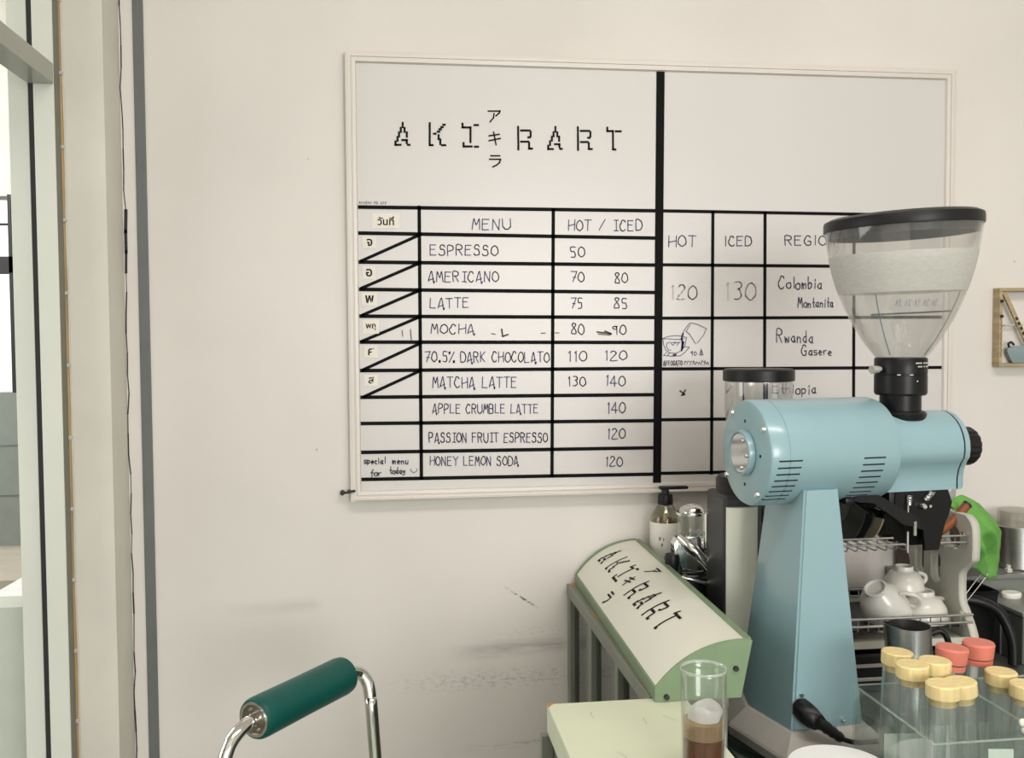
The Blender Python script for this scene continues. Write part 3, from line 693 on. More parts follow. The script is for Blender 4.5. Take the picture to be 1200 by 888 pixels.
# ------------------------------------------------------------------ the pale blue grinder (own axes: x along the motor, y away from the viewer)
M_blue = mat('pale_blue_enamel', srgb(138, 170, 177), .28, var=.02, scale=5, coat=.35)
M_chrome = mat('chrome', (.82, .82, .80, 1), .1, 1, var=.02)
M_steel = mat('brushed_steel', (.55, .55, .53, 1), .28, 1, var=.08, scale=30, stretch=(1, 1, 12))
M_castgrey = mat('cast_grey_base', srgb(170, 167, 161), .38, var=.05, scale=20)
M_blk = mat('black_plastic', srgb(18, 19, 20), .4, var=.1, spec=.35)
M_blkmetal = mat('black_anodised_metal', srgb(13, 14, 15), .35, var=.1, spec=.3)
M_slot = mat('slot_shadow_paint', srgb(24, 30, 32), .8)
M_clear = clear('clear_hopper_plastic', (.97, .97, .96, 1), .03, .16, .07, (.92, .92, .90, 1))
M_frost = clear('frosted_hopper_band', (.96, .96, .95, 1), .25, .06, .5, (.93, .93, .90, 1))
M_whiteprint = mat('white_print', srgb(214, 214, 210), .6)
M_glassedge = clear('green_plate_glass', (.62, .80, .72, 1), .03, .25)

GLOC = (.6377, -.4533, .92)
gr = thing('coffee_grinder', 'large pale blue coffee grinder with a wide clear conical hopper and tapered column', 'coffee grinder', GLOC, math.radians(6.5))
def g(name, bm, m, parent=gr, shade=None, label=None): return obj(name, bm, m, parent, local=True, shade=shade, label=label)
AZ = .4115
# glass disc and cast base
gd = bm_(); cyl(gd, (GLOC[0] + .014, GLOC[1] + .002, .921), (GLOC[0] + .014, GLOC[1] + .002, .931), .119, seg=72, bev=.001)
tag(obj('glass_disc', gd, M_glassedge, shade=30, origin=(GLOC[0] + .01, GLOC[1] + .01, .921)), 'round greenish glass disc under the base of the blue grinder', 'glass plate')
hexb = [(-.053, -.085), (.053, -.085), (.066, .01), (.042, .085), (-.042, .085), (-.066, .01)]
def sc(p, k, z, dx=0, dy=0): return [(x * k + dx, y * k + dy, z) for x, y in p]
def grow(p, d):
    out = []
    n = len(p)
    for i in range(n):
        a = Vector(p[i - 1]); c = Vector(p[i]); e_ = Vector(p[(i + 1) % n])
        d1 = (c - a).normalized(); d2 = (e_ - c).normalized()
        n1 = Vector((d1.y, -d1.x)); n2 = Vector((d2.y, -d2.x)); nn = (n1 + n2).normalized()
        out.append(tuple(c + nn * (d / max(.3, nn.dot(n1)))))
    return out
def z3(p, z): return [(x, y, z) for x, y in p]
b = bm_()
loft(b, [z3(grow(hexb, .028), .0115), z3(grow(hexb, .030), .024), z3(grow(hexb, .028), .0275), z3(grow(hexb, .005), .049), z3(grow(hexb, .002), .05), z3(grow(hexb, -.004), .05)])
g('cast_base', b, M_castgrey)
# tapered column
hext = [(-.0255, -.066), (.0255, -.066), (.0265, -.01), (.018, .05), (-.016, .05), (-.0175, -.004)]
b = bm_(); loft(b, [z3(hexb, .0505), z3(hext, .366)])
bmesh.ops.bevel(b, geom=[e for e in b.edges if abs(e.verts[0].co.z - e.verts[1].co.z) > .2], offset=.003, segments=3, affect='EDGES')
col_ = g('column', b, M_blue, shade=25)
def colface(u, z): return (u, -.085 + (z - .05) / .316 * .019, z)
b = bm_()
for u, z in ((-.039, .0965), (-.0085, .062), (.022, .059)):
    p = Vector(colface(u, z)); cyl(b, p, p + Vector((0, -.003, 0)), .0036, .003, seg=16); cyl(b, p + Vector((0, -.003, 0)), p + Vector((0, -.0034, 0)), .0012, seg=8)
    bb = bm_(); cyl(bb, p, p + Vector((0, -.0035, 0)), .0038, .0028, seg=16); g('screw', bb, M_chrome, col_, 40)
b.free()
# plug and lead
b = bm_()
p0 = Vector(colface(-.040, .080)) + Vector((0, -.001, 0))
loft(b, [[(p0.x + du * k + off, p0.y - dy, p0.z + dz * k - drop) for du, dz in ((-.012, .006), (-.006, .012), (.006, .012), (.012, .004), (.012, -.010), (-.008, -.012), (-.012, -.006))]
         for dy, k, off, drop in ((0, 1, 0, 0), (.012, 1.05, .001, .002), (.022, 1, .005, .006), (.028, .8, .010, .010))])
pl_ = g('power_plug', b, M_blk, gr, 35)
b = bm_()
q0 = p0 + Vector((.008, -.022, -.008)); q1 = p0 + Vector((.042, -.030, -.034))
n_ = 9
pts = [q0.lerp(q1, i / n_) for i in range(n_ + 1)]
tube(b, pts, [.0095 - .0003 * i - (.0011 if i % 2 else 0) for i in range(n_ + 1)], 14); g('strain_relief', b, M_blk, pl_, 50)
b = bm_(); tube(b, [q1, q1 + Vector((.02, -.003, -.006)), q1 + Vector((.06, -.002, -.008)), q1 + Vector((.12, .03, -.018)), q1 + Vector((.18, .08, -.041))], .0032, 10, 8); g('power_cord', b, M_blk, pl_, 50)

# motor housing
mr_ = .0735
b = bm_(); lathe(b, [(0, 0), (mr_ - .006, 0), (mr_ - .002, .002), (mr_, .006), (mr_, .026), (mr_ - .0008, .0265), (mr_ - .0008, .028), (mr_, .0285), (mr_, .189), (mr_ - .003, .197), (mr_ - .012, .202), (0, .202)], (-.079, 0, AZ), (1, 0, 0), 72)
mot = g('motor_housing', b, M_blue, gr, 28)
b = bm_()
def on_cap(r, a, x=-.079): return Vector((x, r * math.sin(a), AZ + r * math.cos(a)))
for a in (35, 125, 215, 305):
    bb = bm_(); p = on_cap(.0645, math.radians(a)); lathe(bb, [(0, -.004), (.003, -.0035), (.0042, -.001), (.0042, .004)], p, (1, 0, 0), 16); g('cap_screw', bb, M_chrome, mot, 40)
for a in (0, 90, 180, 270):
    p = on_cap(.044, math.radians(a)); cyl(b, p + Vector((.002, 0, 0)), p + Vector((-.0004, 0, 0)), .0024, seg=12)
g('cap_holes', b, M_slot, mot)
b = bm_(); lathe(b, [(.0285, .0), (.032, -.001), (.032, -.008), (.031, -.0098), (.0285, -.0098), (.0285, -.008)], (-.079, 0, AZ), (1, 0, 0), 48, closed=True); rg = g('badge_ring', b, M_blue, mot, 30)
b = bm_(); lathe(b, [(0, -.0085), (.027, -.0085), (.0285, -.007), (.0285, 0), (0, 0)], (-.079, 0, AZ), (1, 0, 0), 48); bd = g('badge_disc', b, M_chrome, rg, 30, 'mirror-like chrome disc')
for a in (30, 95, 160):
    bb = bm_(); p = on_cap(.021, math.radians(-a), -.0875); lathe(bb, [(0, -.003), (.0024, -.0024), (.0034, -.0004), (.0034, .001)], p, (1, 0, 0), 12); g('badge_screw', bb, M_steel, rg, 40)
for u0, u1 in ((-.0675, -.033), (.059, .0925)):
    b = bm_()
    for k in range(8):
        a = math.radians(93 + k * 7.2)      # angle from the top towards the viewer
        sh_ = -.0012 * k
        r_ = mr_ + .0002
        for da in (0,):
            aa, ab = a - .014, a + .014
            ring = [(u0 + sh_, -r_ * math.sin(x_), AZ + r_ * math.cos(x_)) for x_ in (aa, ab)] + [(u1 + sh_, -r_ * math.sin(x_), AZ + r_ * math.cos(x_)) for x_ in (ab, aa)]
            prism(b, ring, (0, .002 * math.sin(a), -.002 * math.cos(a)))
    g('vent_slots', b, M_slot, mot, None, 'row of dark cooling slots')

# grinding head: rounded top, waisted skirt
def head_sec(u, k=1):
    pts = []
    R0 = .0515 * k
    for i in range(17):
        a = math.radians(-105 + 210 * i / 16); pts.append((u, R0 * math.sin(a), AZ + R0 * math.cos(a)))
    tail = [(.0445, .392), (.0385, .380), (.036, .368), (.036, .3525)]
    pts += [(u, y * k, z if k == 1 else AZ + (z - AZ) * k) for y, z in tail]
    pts += [(u, -y * k, z if k == 1 else AZ + (z - AZ) * k) for y, z in tail[::-1]]
    return pts
b = bm_(); loft(b, [head_sec(.118), head_sec(.2335)]); hd = g('grinding_head', b, M_blue, gr, 32)
b = bm_(); loft(b, [head_sec(.2335, .975), head_sec(.2362, .975)]); g('seam', b, M_blkmetal, hd)
b = bm_(); loft(b, [head_sec(.2362), head_sec(.2425), head_sec(.2465, .94)]); g('front_cover', b, M_blue, hd, 32)
b = bm_()
lathe(b, [(0, .2445), (.020, .2445), (.022, .249), (.022, .257)], (0, 0, AZ - .002), (1, 0, 0), 48)
kn = []
for h_, r_ in ((.253, .0265), (.255, .0285), (.280, .0285), (.285, .026), (.286, .022)):
    kn.append([(h_, (r_ - (.0012 if i % 4 == 0 else 0)) * math.cos(2 * math.pi * i / 64), AZ - .002 + (r_ - (.0012 if i % 4 == 0 else 0)) * math.sin(2 * math.pi * i / 64)) for i in range(64)])
loft(b, kn); g('adjusting_knob', b, M_blk, gr, 35, 'black ribbed adjusting knob')
# collar and hopper
HU = .1665
b = bm_(); lathe(b, [(0, .452), (.0345, .452), (.036, .4605), (.033, .464), (.0285, .465), (.0285, .489), (0, .489)], (HU, 0, 0), seg=48)
g('collar_neck', b, M_blkmetal, gr, 30)
b = bm_(); lathe(b, [(0, .487), (.034, .487), (.0363, .490), (.0363, .5155), (.0356, .516), (.0356, .5175), (.0363, .518), (.0363, .5385), (.0352, .5405), (.030, .5405), (.030, .488)], (HU, 0, 0), seg=56)
cl = g('hopper_collar', b, M_blkmetal, gr, 30, 'black collar with fine white print')
b = bm_(); rr = .0365
def cw(a, z): return (HU + rr * math.sin(a), -rr * math.cos(a), z)
rnd = random.Random(12)
for zz, n_, a0, s_ in ((.5325, 13, -.05, .075), (.5275, 11, .05, .075)):
    for i in range(n_):
        a = a0 + i * s_
        if rnd.random() < .12: continue
        prism(b, [cw(a, zz), cw(a + .05, zz), cw(a + .05, zz + .0018), cw(a, zz + .0018)], (0, -.0002, 0))
prism(b, [cw(-.75, .5165), cw(-.15, .5165), cw(-.15, .5175), cw(-.75, .5175)], (0, -.0002, 0))
cyl(b, cw(.02, .508), Vector(cw(.02, .508)) + Vector((0, -.0005, 0)), .001, seg=8)
g('collar_print', b, M_whiteprint, cl)
b = bm_(); tube(b, [(HU - .033, -.004, .525), (HU - .044, -.006, .5245)], .0032, 12); cyl(b, (HU - .041, -.006, .5245), (HU - .053, -.008, .524), .0050, .0060, seg=14)
g('slide_tab', b, M_castgrey, cl, 40, 'grey slide tab')
prof = [(.0345, .5405), (.0385, .546), (.0500, .562), (.0615, .582), (.0710, .600), (.0805, .622), (.0885, .645), (.0950, .668), (.1000, .692), (.1035, .714), (.1062, .732)]
def lean(bm):
    for v in bm.verts: v.co.z += .045 * (v.co.x - HU) * max(0, min(1.1, (v.co.z - .54) / .19)) - .0065 * max(0, min(1, (v.co.z - .54) / .19))
    return bm
def rat(z):
    for (r0, z0), (r1, z1) in zip(prof, prof[1:]):
        if z0 <= z <= z1: return r0 + (r1 - r0) * (z - z0) / (z1 - z0)
    return prof[-1][0]
sm = [(p.x, p.y) for p in smooth_pts([(a, c, 0) for a, c in prof], 4)]
b = bm_(); lathe(b, sm + [(r_ - .0022, z_) for r_, z_ in sm[::-1]], (HU, 0, 0), seg=80, closed=True)
hp = g('hopper', lean(b), M_clear, gr, 40, 'clear plastic conical hopper')
zb = [.637 + i * .0057 for i in range(11)]
b = bm_(); lathe(b, [(rat(z) + .0006, z) for z in zb] + [(rat(z) + .0002, z) for z in zb[::-1]], (HU, 0, 0), seg=80, closed=True)
g('frosted_band', lean(b), M_frost, hp, 40, 'hazy pale band')
b = bm_()
for a in (-1.05, .55): tube(b, [(HU + (rat(z) - .004) * math.sin(a), -(rat(z) - .004) * math.cos(a), z) for z in [.545 + i * .01 for i in range(10)]], .0009, 6)
g('inner_rib', lean(b), clear('grey_rib', (.6, .6, .6, 1), .2, .2, .3, (.4, .4, .4, 1)), hp)
b = bm_()
tube(b, [(HU + .066 * math.sin(a), -.066 * math.cos(a), .6045 + .003 * math.sin(a)) for a in [-1.25 + i * .1 for i in range(21)]], .0014, 6)
g('reflection_arc', b, clear('reflection_tone', (.4, .4, .4, 1), .2, .2, .5, (.25, .25, .25, 1)), hp)  # smoky arc stands in for a dark reflection in the hopper wall
b = bm_()
rnd = random.Random(8)
for i in range(10):
    a = -.72 + i * .075
    r_ = rat(.615) + .0008
    def pw(a_, z_): return (HU + (rat(z_) + .0008) * math.sin(a_), -(rat(z_) + .0008) * math.cos(a_), z_)
    for da, za, db, zb_ in ((0, .612, 0, .622), (0, .622, .04, .619), (.04, .613, 0, .612)) if i % 2 else ((0, .613, .03, .621), (.03, .621, .045, .612)):
        p1, p2 = Vector(pw(a + da, za)), Vector(pw(a + db, zb_)); tube(b, [p1, p2], .0005, 4)
g('faint_pen_marks', b, mat('faded_blue_marks', srgb(150, 156, 172), .7), hp)
# lid
b = bm_(); lathe(b, [(0, .752), (.06, .7518), (.099, .7505), (.1070, .7465), (.1080, .742), (.1080, .7335), (.1075, .7315), (.1035, .7315), (.1025, .7335), (.1025, .7425), (0, .7435)], (HU, 0, 0), seg=80)
ld = g('hopper_lid', lean(b), M_blk, gr, 30, 'black round lid')
b = bm_(); lathe(b, [(.100, .7430), (.1018, .7430), (.1018, .7210), (.100, .7210)], (HU, 0, 0), seg=72, closed=True); g('lid_seal', lean(b), M_blkmetal, ld, 30)
b = bm_(); lathe(b, [(0, .7405), (.05, .7405), (.052, .7425), (0, .7425)], (HU - .0, -.01, 0), seg=48); g('lid_boss', lean(b), M_blkmetal, ld, 30)
# spout under the head
def sh12(bm):
    bmesh.ops.translate(bm, verts=bm.verts, vec=(-.016, 0, .0045)); return bm
b = bm_()
box(b, .142, .238, -.034, .034, .318, .3485, .002)
loft(b, [[(.168 + dx, y, .3185) for dx, y in ((0, -.028), (.068, -.028), (.068, .028), (0, .028))], [(.176 + dx, y, .290) for dx, y in ((0, -.022), (.050, -.022), (.050, .022), (0, .022))], [(.190 + dx, y, .266) for dx, y in ((0, -.016), (.028, -.016), (.028, .016), (0, .016))]])
sp = g('outlet_spout', sh12(b), M_blkmetal, gr, 30, 'black outlet spout')
for y in (-.036, .030):
    b = bm_(); prism(b, [(.150, y, .3475), (.236, y, .3475), (.243, y, .330), (.238, y, .312), (.232, y, .300), (.222, y, .262), (.200, y, .262), (.196, y, .292), (.165, y, .300), (.150, y, .318)], (0, .006, 0))
    g('side_plate', sh12(b), M_blkmetal, sp)
b = bm_()
for y in (-.042, .036):
    prism(b, [(.078, y, .340), (.088, y, .349), (.120, y, .346), (.186, y, .309), (.186, y, .296), (.160, y, .303), (.114, y, .335), (.092, y, .337)], (0, .006, 0))
box(b, .066, .080, -.045, .045, .335, .345, .003)
g('bag_clamp', sh12(b), M_blk, gr, 30, 'black bag clamp arm')
def spring(bm, p0, p1, r, turns, w_):
    p0 = Vector(p0); p1 = Vector(p1); u, v, d = frame_from(p1 - p0); h_ = (p1 - p0).length
    tube(bm, [p0 + d * (h_ * i / (turns * 10)) + (u * math.cos(i * math.pi / 5) + v * math.sin(i * math.pi / 5)) * r for i in range(turns * 10 + 1)], w_, 6)
b = bm_(); spring(b, (.170, -.040, .343), (.170, -.040, .330), .0034, 5, .0009); cyl(b, (.168, -.040, .330), (.168, -.040, .312), .0014, seg=8); g('spring', sh12(b), M_chrome, sp, 50)
b = bm_(); spring(b, (.196, -.040, .335), (.208, -.040, .346), .0038, 6, .0008); g('spring', sh12(b), M_chrome, sp, 50)
b = bm_(); spring(b, (.135, -.02, .347), (.135, -.02, .322), .0042, 4, .001); g('spring', sh12(b), M_chrome, sp, 50)
b = bm_(); lathe(b, [(0, -.046), (.003, -.0455), (.0046, -.043), (.0046, -.036)], (.192, 0, .3265), (0, 1, 0), 16); lathe(b, [(0, -.041), (.002, -.041), (.002, -.036)], (.204, 0, .3262), (0, 1, 0), 12); g('pivot_screw', sh12(b), M_chrome, sp, 40)
b = bm_(); box(b, .1765, .1805, -.0425, -.0405, .286, .306); cyl(b, (.168, -.040, .292), (.168, -.040, .262), .0016, seg=8); g('spout_pin', sh12(b), M_steel, sp)
b = bm_(); lathe(b, [(0, .350), (.010, .350), (.012, .345), (.011, .336), (.009, .330), (0, .329)], (.254, -.012, 0), seg=20); g('release_button', sh12(b), clear('hazy_button', (.9, .9, .86, 1), .2, .2, .55), sp, 40)

# ------------------------------------------------------------------ second grinder behind, black with a cream front
M_cream = mat('cream_enamel', srgb(240, 242, 228), .35, var=.015)
M_anth = mat('anthracite_paint', srgb(52, 54, 54), .45, var=.06)
g2 = thing('espresso_grinder', 'slim dark grinder with a cream front panel and small clear hopper behind the blue grinder', 'coffee grinder', (.64, -.24, .92))
b = bm_(); box(b, .588, .705, -.300, -.212, .921, 1.243, .006); body2 = obj('body', b, M_anth, g2)
b = bm_(); lathe(b, [(0, 1.243), (.058, 1.243), (.058, 1.262), (.054, 1.268), (0, 1.268)], (.651, -.255, 0), seg=48); obj('hopper_base', b, M_blk, g2, shade=30)
b = bm_()
prism(b, [(.5885 + .002, -.301, .99)] + [(.591 + .050 * i / 8, -.303 - .010 * math.sin(math.pi * i / 8), .99) for i in range(9)] + [(.642, -.301, .99)], (0, 0, .236)); obj('front_panel', b, M_cream, g2, shade=35, label='cream curved front panel')
b = bm_(); box(b, .650, .667, -.308, -.3005, 1.20, 1.224, .001); bk = obj('bracket', b, M_steel, g2)
b = bm_(); cyl(b, (.6585, -.308, 1.212), (.6585, -.311, 1.212), .0035, seg=14); obj('bracket_screw', b, M_chrome, bk, shade=40)
b = bm_(); box(b, .650, .700, -.306, -.3005, 1.02, 1.195, .002); obj('side_cover', b, M_blk, g2)
hpz = [(.043, 1.268), (.044, 1.30), (.0505, 1.345), (.0535, 1.38), (.0535, 1.4235)]
b = bm_(); lathe(b, hpz + [(r_ - .002, z_) for r_, z_ in hpz[::-1]], (.661, -.2545, 0), seg=56, closed=True)
h2 = obj('hopper', b, clear('clear_small_hopper', (.93, .93, .92, 1), .04, .2), g2, shade=40, label='clear hopper')
b = bm_(); lathe(b, [(0, 1.4405), (.053, 1.4405), (.0565, 1.438), (.0565, 1.4215), (.0535, 1.4205), (.052, 1.4235), (0, 1.4235)], (.661, -.2545, 0), seg=56); obj('hopper_lid', b, M_blk, g2, shade=30, label='black lid')
b = bm_(); a = math.radians(-35)
for a, z0, z1 in ((-.12, 1.388, 1.4195), (-.85, 1.39, 1.42)):
    tube(b, [(.661 + .0505 * math.sin(a), -.2545 - .0505 * math.cos(a), z0), (.661 + .0505 * math.sin(a), -.2545 - .0505 * math.cos(a), z1)], .0014, 8)
obj('hopper_rib', b, M_blk, h2)

# ------------------------------------------------------------------ chrome doser and pump bottle beside it
M_clearg = clear('clear_glass', (.95, .97, .95, 1), .02, .2)
ds = thing('coffee_doser', 'chrome coffee doser with a clear round chamber and black lever knob beside the dark grinder', 'coffee doser', (.545, -.245, .95))
cx, cy = .5535, -.245
b = bm_(); cyl(b, (cx - .006, cy, .9685), (cx - .006, cy, 1.130), .033, .034, seg=40, bev=.003); obj('drum', b, M_blk, ds, shade=35)
b = bm_(); lathe(b, [(.0225, 1.19), (.0235, 1.228), (.0218, 1.228), (.0208, 1.19)], (cx, cy, 0), seg=40, closed=True); obj('chamber', b, M_clearg, ds, shade=40, label='clear round chamber')
b = bm_(); lathe(b, [(.0215, 1.226), (.0252, 1.226), (.0252, 1.2295), (.0215, 1.2295)], (cx, cy, 0), seg=40, closed=True)
lathe(b, [(.021, 1.2295), (.019, 1.236), (.013, 1.241), (0, 1.243)], (cx + .001, cy + .003, 0), seg=32); obj('chrome_lid', b, M_chrome, ds, shade=40)
b = bm_()
loft(b, [[(cx + x_, cy + y_, z_) for x_, y_ in ((-.030 * k + o, -.018 * k), (.022 * k + o, -.020 * k), (.026 * k + o, .016 * k), (-.028 * k + o, .018 * k))] for z_, k, o in ((1.132, .9, .004), (1.15, 1.05, .002), (1.172, 1.0, -.004), (1.186, .9, -.004), (1.192, .86, 0))])
bmesh.ops.bevel(b, geom=list(b.edges), offset=.004, segments=3, affect='EDGES')
db = obj('chrome_body', b, M_chrome, ds, shade=35)
b = bm_(); tube(b, [(cx - .024, cy - .012, 1.192), (cx - .008, cy - .03, 1.176), (cx + .012, cy - .034, 1.152), (cx + .020, cy - .034, 1.138)], [.007, .009, .008, .005], 14, 5); obj('chute', b, M_chrome, ds, shade=40)
b = bm_(); box(b, cx + .0115, cx + .0235, cy - .028, cy - .018, 1.172, 1.232, .0035); tube(b, [(cx + .018, cy - .022, 1.178), (cx + .022, cy - .024, 1.166), (cx + .025, cy - .024, 1.156)], .0012, 8, 3); obj('chrome_post', b, M_chrome, ds)
b = bm_(); lathe(b, [(0, -.010), (.009, -.010), (.0105, -.004), (.0105, .006), (0, .008)], (cx + .030, cy - .014, 1.188), (.4, -.9, 0), 20); obj('side_knob', b, M_blk, ds, shade=40)
b = bm_(); tube(b, [(cx - .044, cy - .03, 1.134), (cx - .02, cy - .037, 1.131), (cx + .006, cy - .04, 1.124), (cx + .022, cy - .04, 1.121)], [.0026, .003, .003, .0034], 10, 4); cyl(b, (cx + .022, cy - .04, 1.112), (cx + .022, cy - .04, 1.13), .0045, seg=14)
lv = obj('lever', b, M_chrome, ds, shade=40)
b = bm_(); lathe(b, [(0, 1.170), (.0105, 1.169), (.0125, 1.163), (.010, 1.146), (.0075, 1.136), (0, 1.136)], (cx - .042, cy - .03, 0), seg=20); obj('lever_knob', b, M_blk, lv, shade=40, label='black tapered knob')
b = bm_(); box(b, cx - .042, cx - .010, cy - .030, cy - .002, 1.06, 1.131, .004); obj('catch_box', b, M_blk, ds)

ds.location = (.5687, -.1702, .9025); ds.scale = (1.05, 1.05, 1.05)

M_label = mat('white_label', srgb(232, 230, 220), .5, var=.015)
bt = thing('pump_bottle', 'clear syrup bottle with a white label and black pump against the wall', 'bottle', (.543, -.13, .95))
bx_, by_ = .543, -.13
b = bm_(); pr = [(0, .951), (.024, .951), (.026, .955), (.026, 1.178), (.0245, 1.184), (.0155, 1.198), (.0125, 1.203), (.0125, 1.206)]
lathe(b, pr + [(r_ - .0015, z_ + .0015) for r_, z_ in pr[::-1] if r_ > 0], (bx_, by_, 0), seg=40); obj('glass_body', b, clear('bottle_glass', (.9, .9, .84, 1), .03, .2), bt, shade=35)
b = bm_(); lathe(b, [(0, .955), (.0238, .955), (.0238, 1.176), (0, 1.176)], (bx_, by_, 0), seg=32); obj('syrup', b, mat('amber_syrup', srgb(120, 78, 40), .2, var=.05), bt, shade=35)
b = bm_(); lathe(b, [(.0265, 1.105), (.0265, 1.174), (.0262, 1.174), (.0262, 1.105)], (bx_, by_, 0), seg=40, closed=True); lb = obj('label', b, M_label, bt, shade=40)
b = bm_(); rnd = random.Random(2)
for i in range(5):
    a = -.7 + i * .07; z = 1.140 + rnd.uniform(-.006, .006)
    p = lambda a_, z_: Vector((bx_ + .0269 * math.sin(a_), by_ - .0269 * math.cos(a_), z_))
    tube(b, [p(a, z), p(a + .05, z + .0025), p(a + .025, z + .005)], .0005, 5)
obj('label_mark', b, M_black, lb)
b = bm_(); cyl(b, (bx_, by_, 1.203), (bx_, by_, 1.221), .0135, .0125, seg=28, bev=.001); cyl(b, (bx_, by_, 1.221), (bx_, by_, 1.230), .0075, .006, seg=20); box(b, bx_ - .012, bx_ + .040, by_ - .007, by_ + .005, 1.229, 1.2345, .0025)
obj('pump', b, M_blk, bt, shade=35, label='black pump head')
b = bm_(); cyl(b, (bx_, by_, 1.177), (bx_, by_, 1.202), .003, seg=12); obj('dip_tube', b, mat('pale_amber_tube', srgb(206, 186, 130), .4), bt)

bt.location = (.5666, -.0495, .9229); bt.scale = (1.05, 1.05, 1.05)

# ------------------------------------------------------------------ dish rack
M_rackplastic = mat('grey_white_rack_plastic', srgb(196, 196, 184), .42, var=.03)
rk = thing('dish_rack', 'two tier dish rack with a pale slotted side panel behind the blue grinder', 'dish rack', (.87, -.2, .92))
PX = .99
def rr_slot(y0, y1, z0, z1, n=6):
    r = min(y1 - y0, z1 - z0) / 2; pts = []
    for (cy_, cz_, a0) in ((y1 - r, z1 - r, 0), (y0 + r, z1 - r, 90), (y0 + r, z0 + r, 180), (y1 - r, z0 + r, 270)):
        for i in range(n + 1):
            a = math.radians(a0 + 90 * i / n); pts.append((cy_ + r * math.cos(a), cz_ + r * math.sin(a)))
    return pts
def panel_mesh(px, th_):
    front = [(-.318, .921), (-.325, .985), (-.322, 1.012), (-.300, 1.046), (-.290, 1.060), (-.288, 1.098), (-.296, 1.112), (-.318, 1.128), (-.323, 1.138), (-.323, 1.178), (-.316, 1.194), (-.302, 1.202)]
    back = [(-.15, 1.202), (-.128, 1.192), (-.120, 1.172), (-.118, 1.13), (-.130, 1.11), (-.140, 1.09), (-.140, 1.06), (-.118, 1.03), (-.110, .985), (-.110, .921)]
    mid = [(-.30, .921)]
    outer = [(p.x, p.y) for p in smooth_pts([(a, c, 0) for a, c in front], 3)] + back
    holes = [rr_slot(-.236, -.205, 1.072, 1.128), rr_slot(-.292, -.238, 1.140, 1.180), rr_slot(-.185, -.155, 1.075, 1.155), rr_slot(-.28, -.16, .94, .975)]
    return cutout([outer] + holes, lambda a, q, d: (px + d, a, q), th_)
obj('side_panel', panel_mesh(PX, .014), M_rackplastic, rk)
obj('side_panel', panel_mesh(.745, .014), M_rackplastic, rk)
def wire(pts, r=.0018, name='wire_rail'):
    b = bm_(); tube(b, pts, r, 8); return obj(name, b, M_steel, rk, shade=50)
for y, z in ((-.312, 1.171), (-.312, 1.1605), (-.14, 1.171), (-.14, 1.1605)): wire([(.752, y, z), (.992, y, z)])
for y, z in ((-.312, 1.042), (-.14, 1.042), (-.312, 1.030), (-.14, 1.030)): wire([(.752, y, z), (1.0, y, z)], .0024)
b = bm_()
for i in range(14):
    x = .77 + i * .0165
    tube(b, [(x, -.312, 1.171), (x, -.310, 1.152), (x, -.302, 1.150), (x, -.15, 1.150), (x, -.14, 1.152), (x, -.14, 1.171)], .0011, 6)
obj('upper_wires', b, M_steel, rk)
b = bm_()
for i in range(13):
    x = .77 + i * .0175
    tube(b, [(x, -.312, 1.042), (x, -.310, 1.022), (x, -.302, 1.020), (x, -.15, 1.020), (x, -.14, 1.042)], .0012, 6)
obj('lower_wires', b, M_steel, rk)
b = bm_()
for y, z in ((-.306, 1.171), (-.306, 1.042)): lathe(b, [(0, 0), (.005, .001), (.0055, .004), (.004, .007), (0, .0075)], (PX - .007, y, z), (1, 0, 0), 16)
obj('rail_nut', b, M_chrome, rk, shade=40)
b = bm_(); box(b, .760, .985, -.326, -.13, 1.000, 1.004); box(b, .760, .985, -.328, -.326, 1.000, 1.011); obj('drip_tray', b, M_rackplastic, rk)
b = bm_(); box(b, .768, .985, -.308, -.150, 1.0215, 1.0235, .0008); obj('dark_sheet', b, M_blk, rk, label='black sheet added to darken the tray floor')  # thin black sheet added to make the tray floor look dark
b = bm_(); box(b, .752, .992, -.124, -.118, 1.026, 1.040, .001); obj('rear_bar', b, M_blk, rk)

M_china = mat('white_china', srgb(222, 221, 212), .25, var=.012, coat=.3)
def cup_mesh(r, h):
    pr = [(0, 0), (r * .42, 0), (r * .46, .002), (r * .47, .003), (r * .70, h * .18), (r * .90, h * .50), (r * .98, h * .82), (r, h), (r - .0025, h), (r * .95, h * .80), (r * .86, h * .5), (r * .62, h * .2), (0, .008)]
    return lathe(bm_(), pr, seg=48)
def cup(name, label, r, h, loc, rot):
    t = thing(name, label, 'cup', loc, 0, None); t.rotation_euler = rot
    obj('bowl', cup_mesh(r, h), M_china, t, local=True, shade=40)
    b = bm_(); tube(b, [(r * .93, 0, h * .80), (r * 1.22, 0, h * .86), (r * 1.42, 0, h * .70), (r * 1.36, 0, h * .48), (r * 1.05, 0, h * .34), (r * .80, 0, h * .32)], [.0034, .0036, .0038, .0036, .0034, .003], 12, 5)
    obj('handle', b, M_china, t, local=True, shade=50)
    b = bm_(); lathe(b, [(r * .38, 0), (r * .38, -.0048), (r * .41, -.0052), (r * .45, -.0048), (r * .47, .001)], seg=40)
    obj('foot_ring', b, M_china, t, local=True, shade=40); return t
PI = math.pi
cup('coffee_cup', 'wide white cup upside down on the lower rack, nearest the side panel', .043, .043, (.941, -.262, 1.0665), (PI, 0, .35))
cup('coffee_cup', 'small white cup stacked upside down on top of the wide cup', .033, .033, (.922, -.240, 1.1030), (PI, 0, .25))
cup('coffee_cup', 'white cup tipped over at the left with its foot showing', .040, .060, (.851, -.280, 1.081), (PI + .62, -.28, -.65))

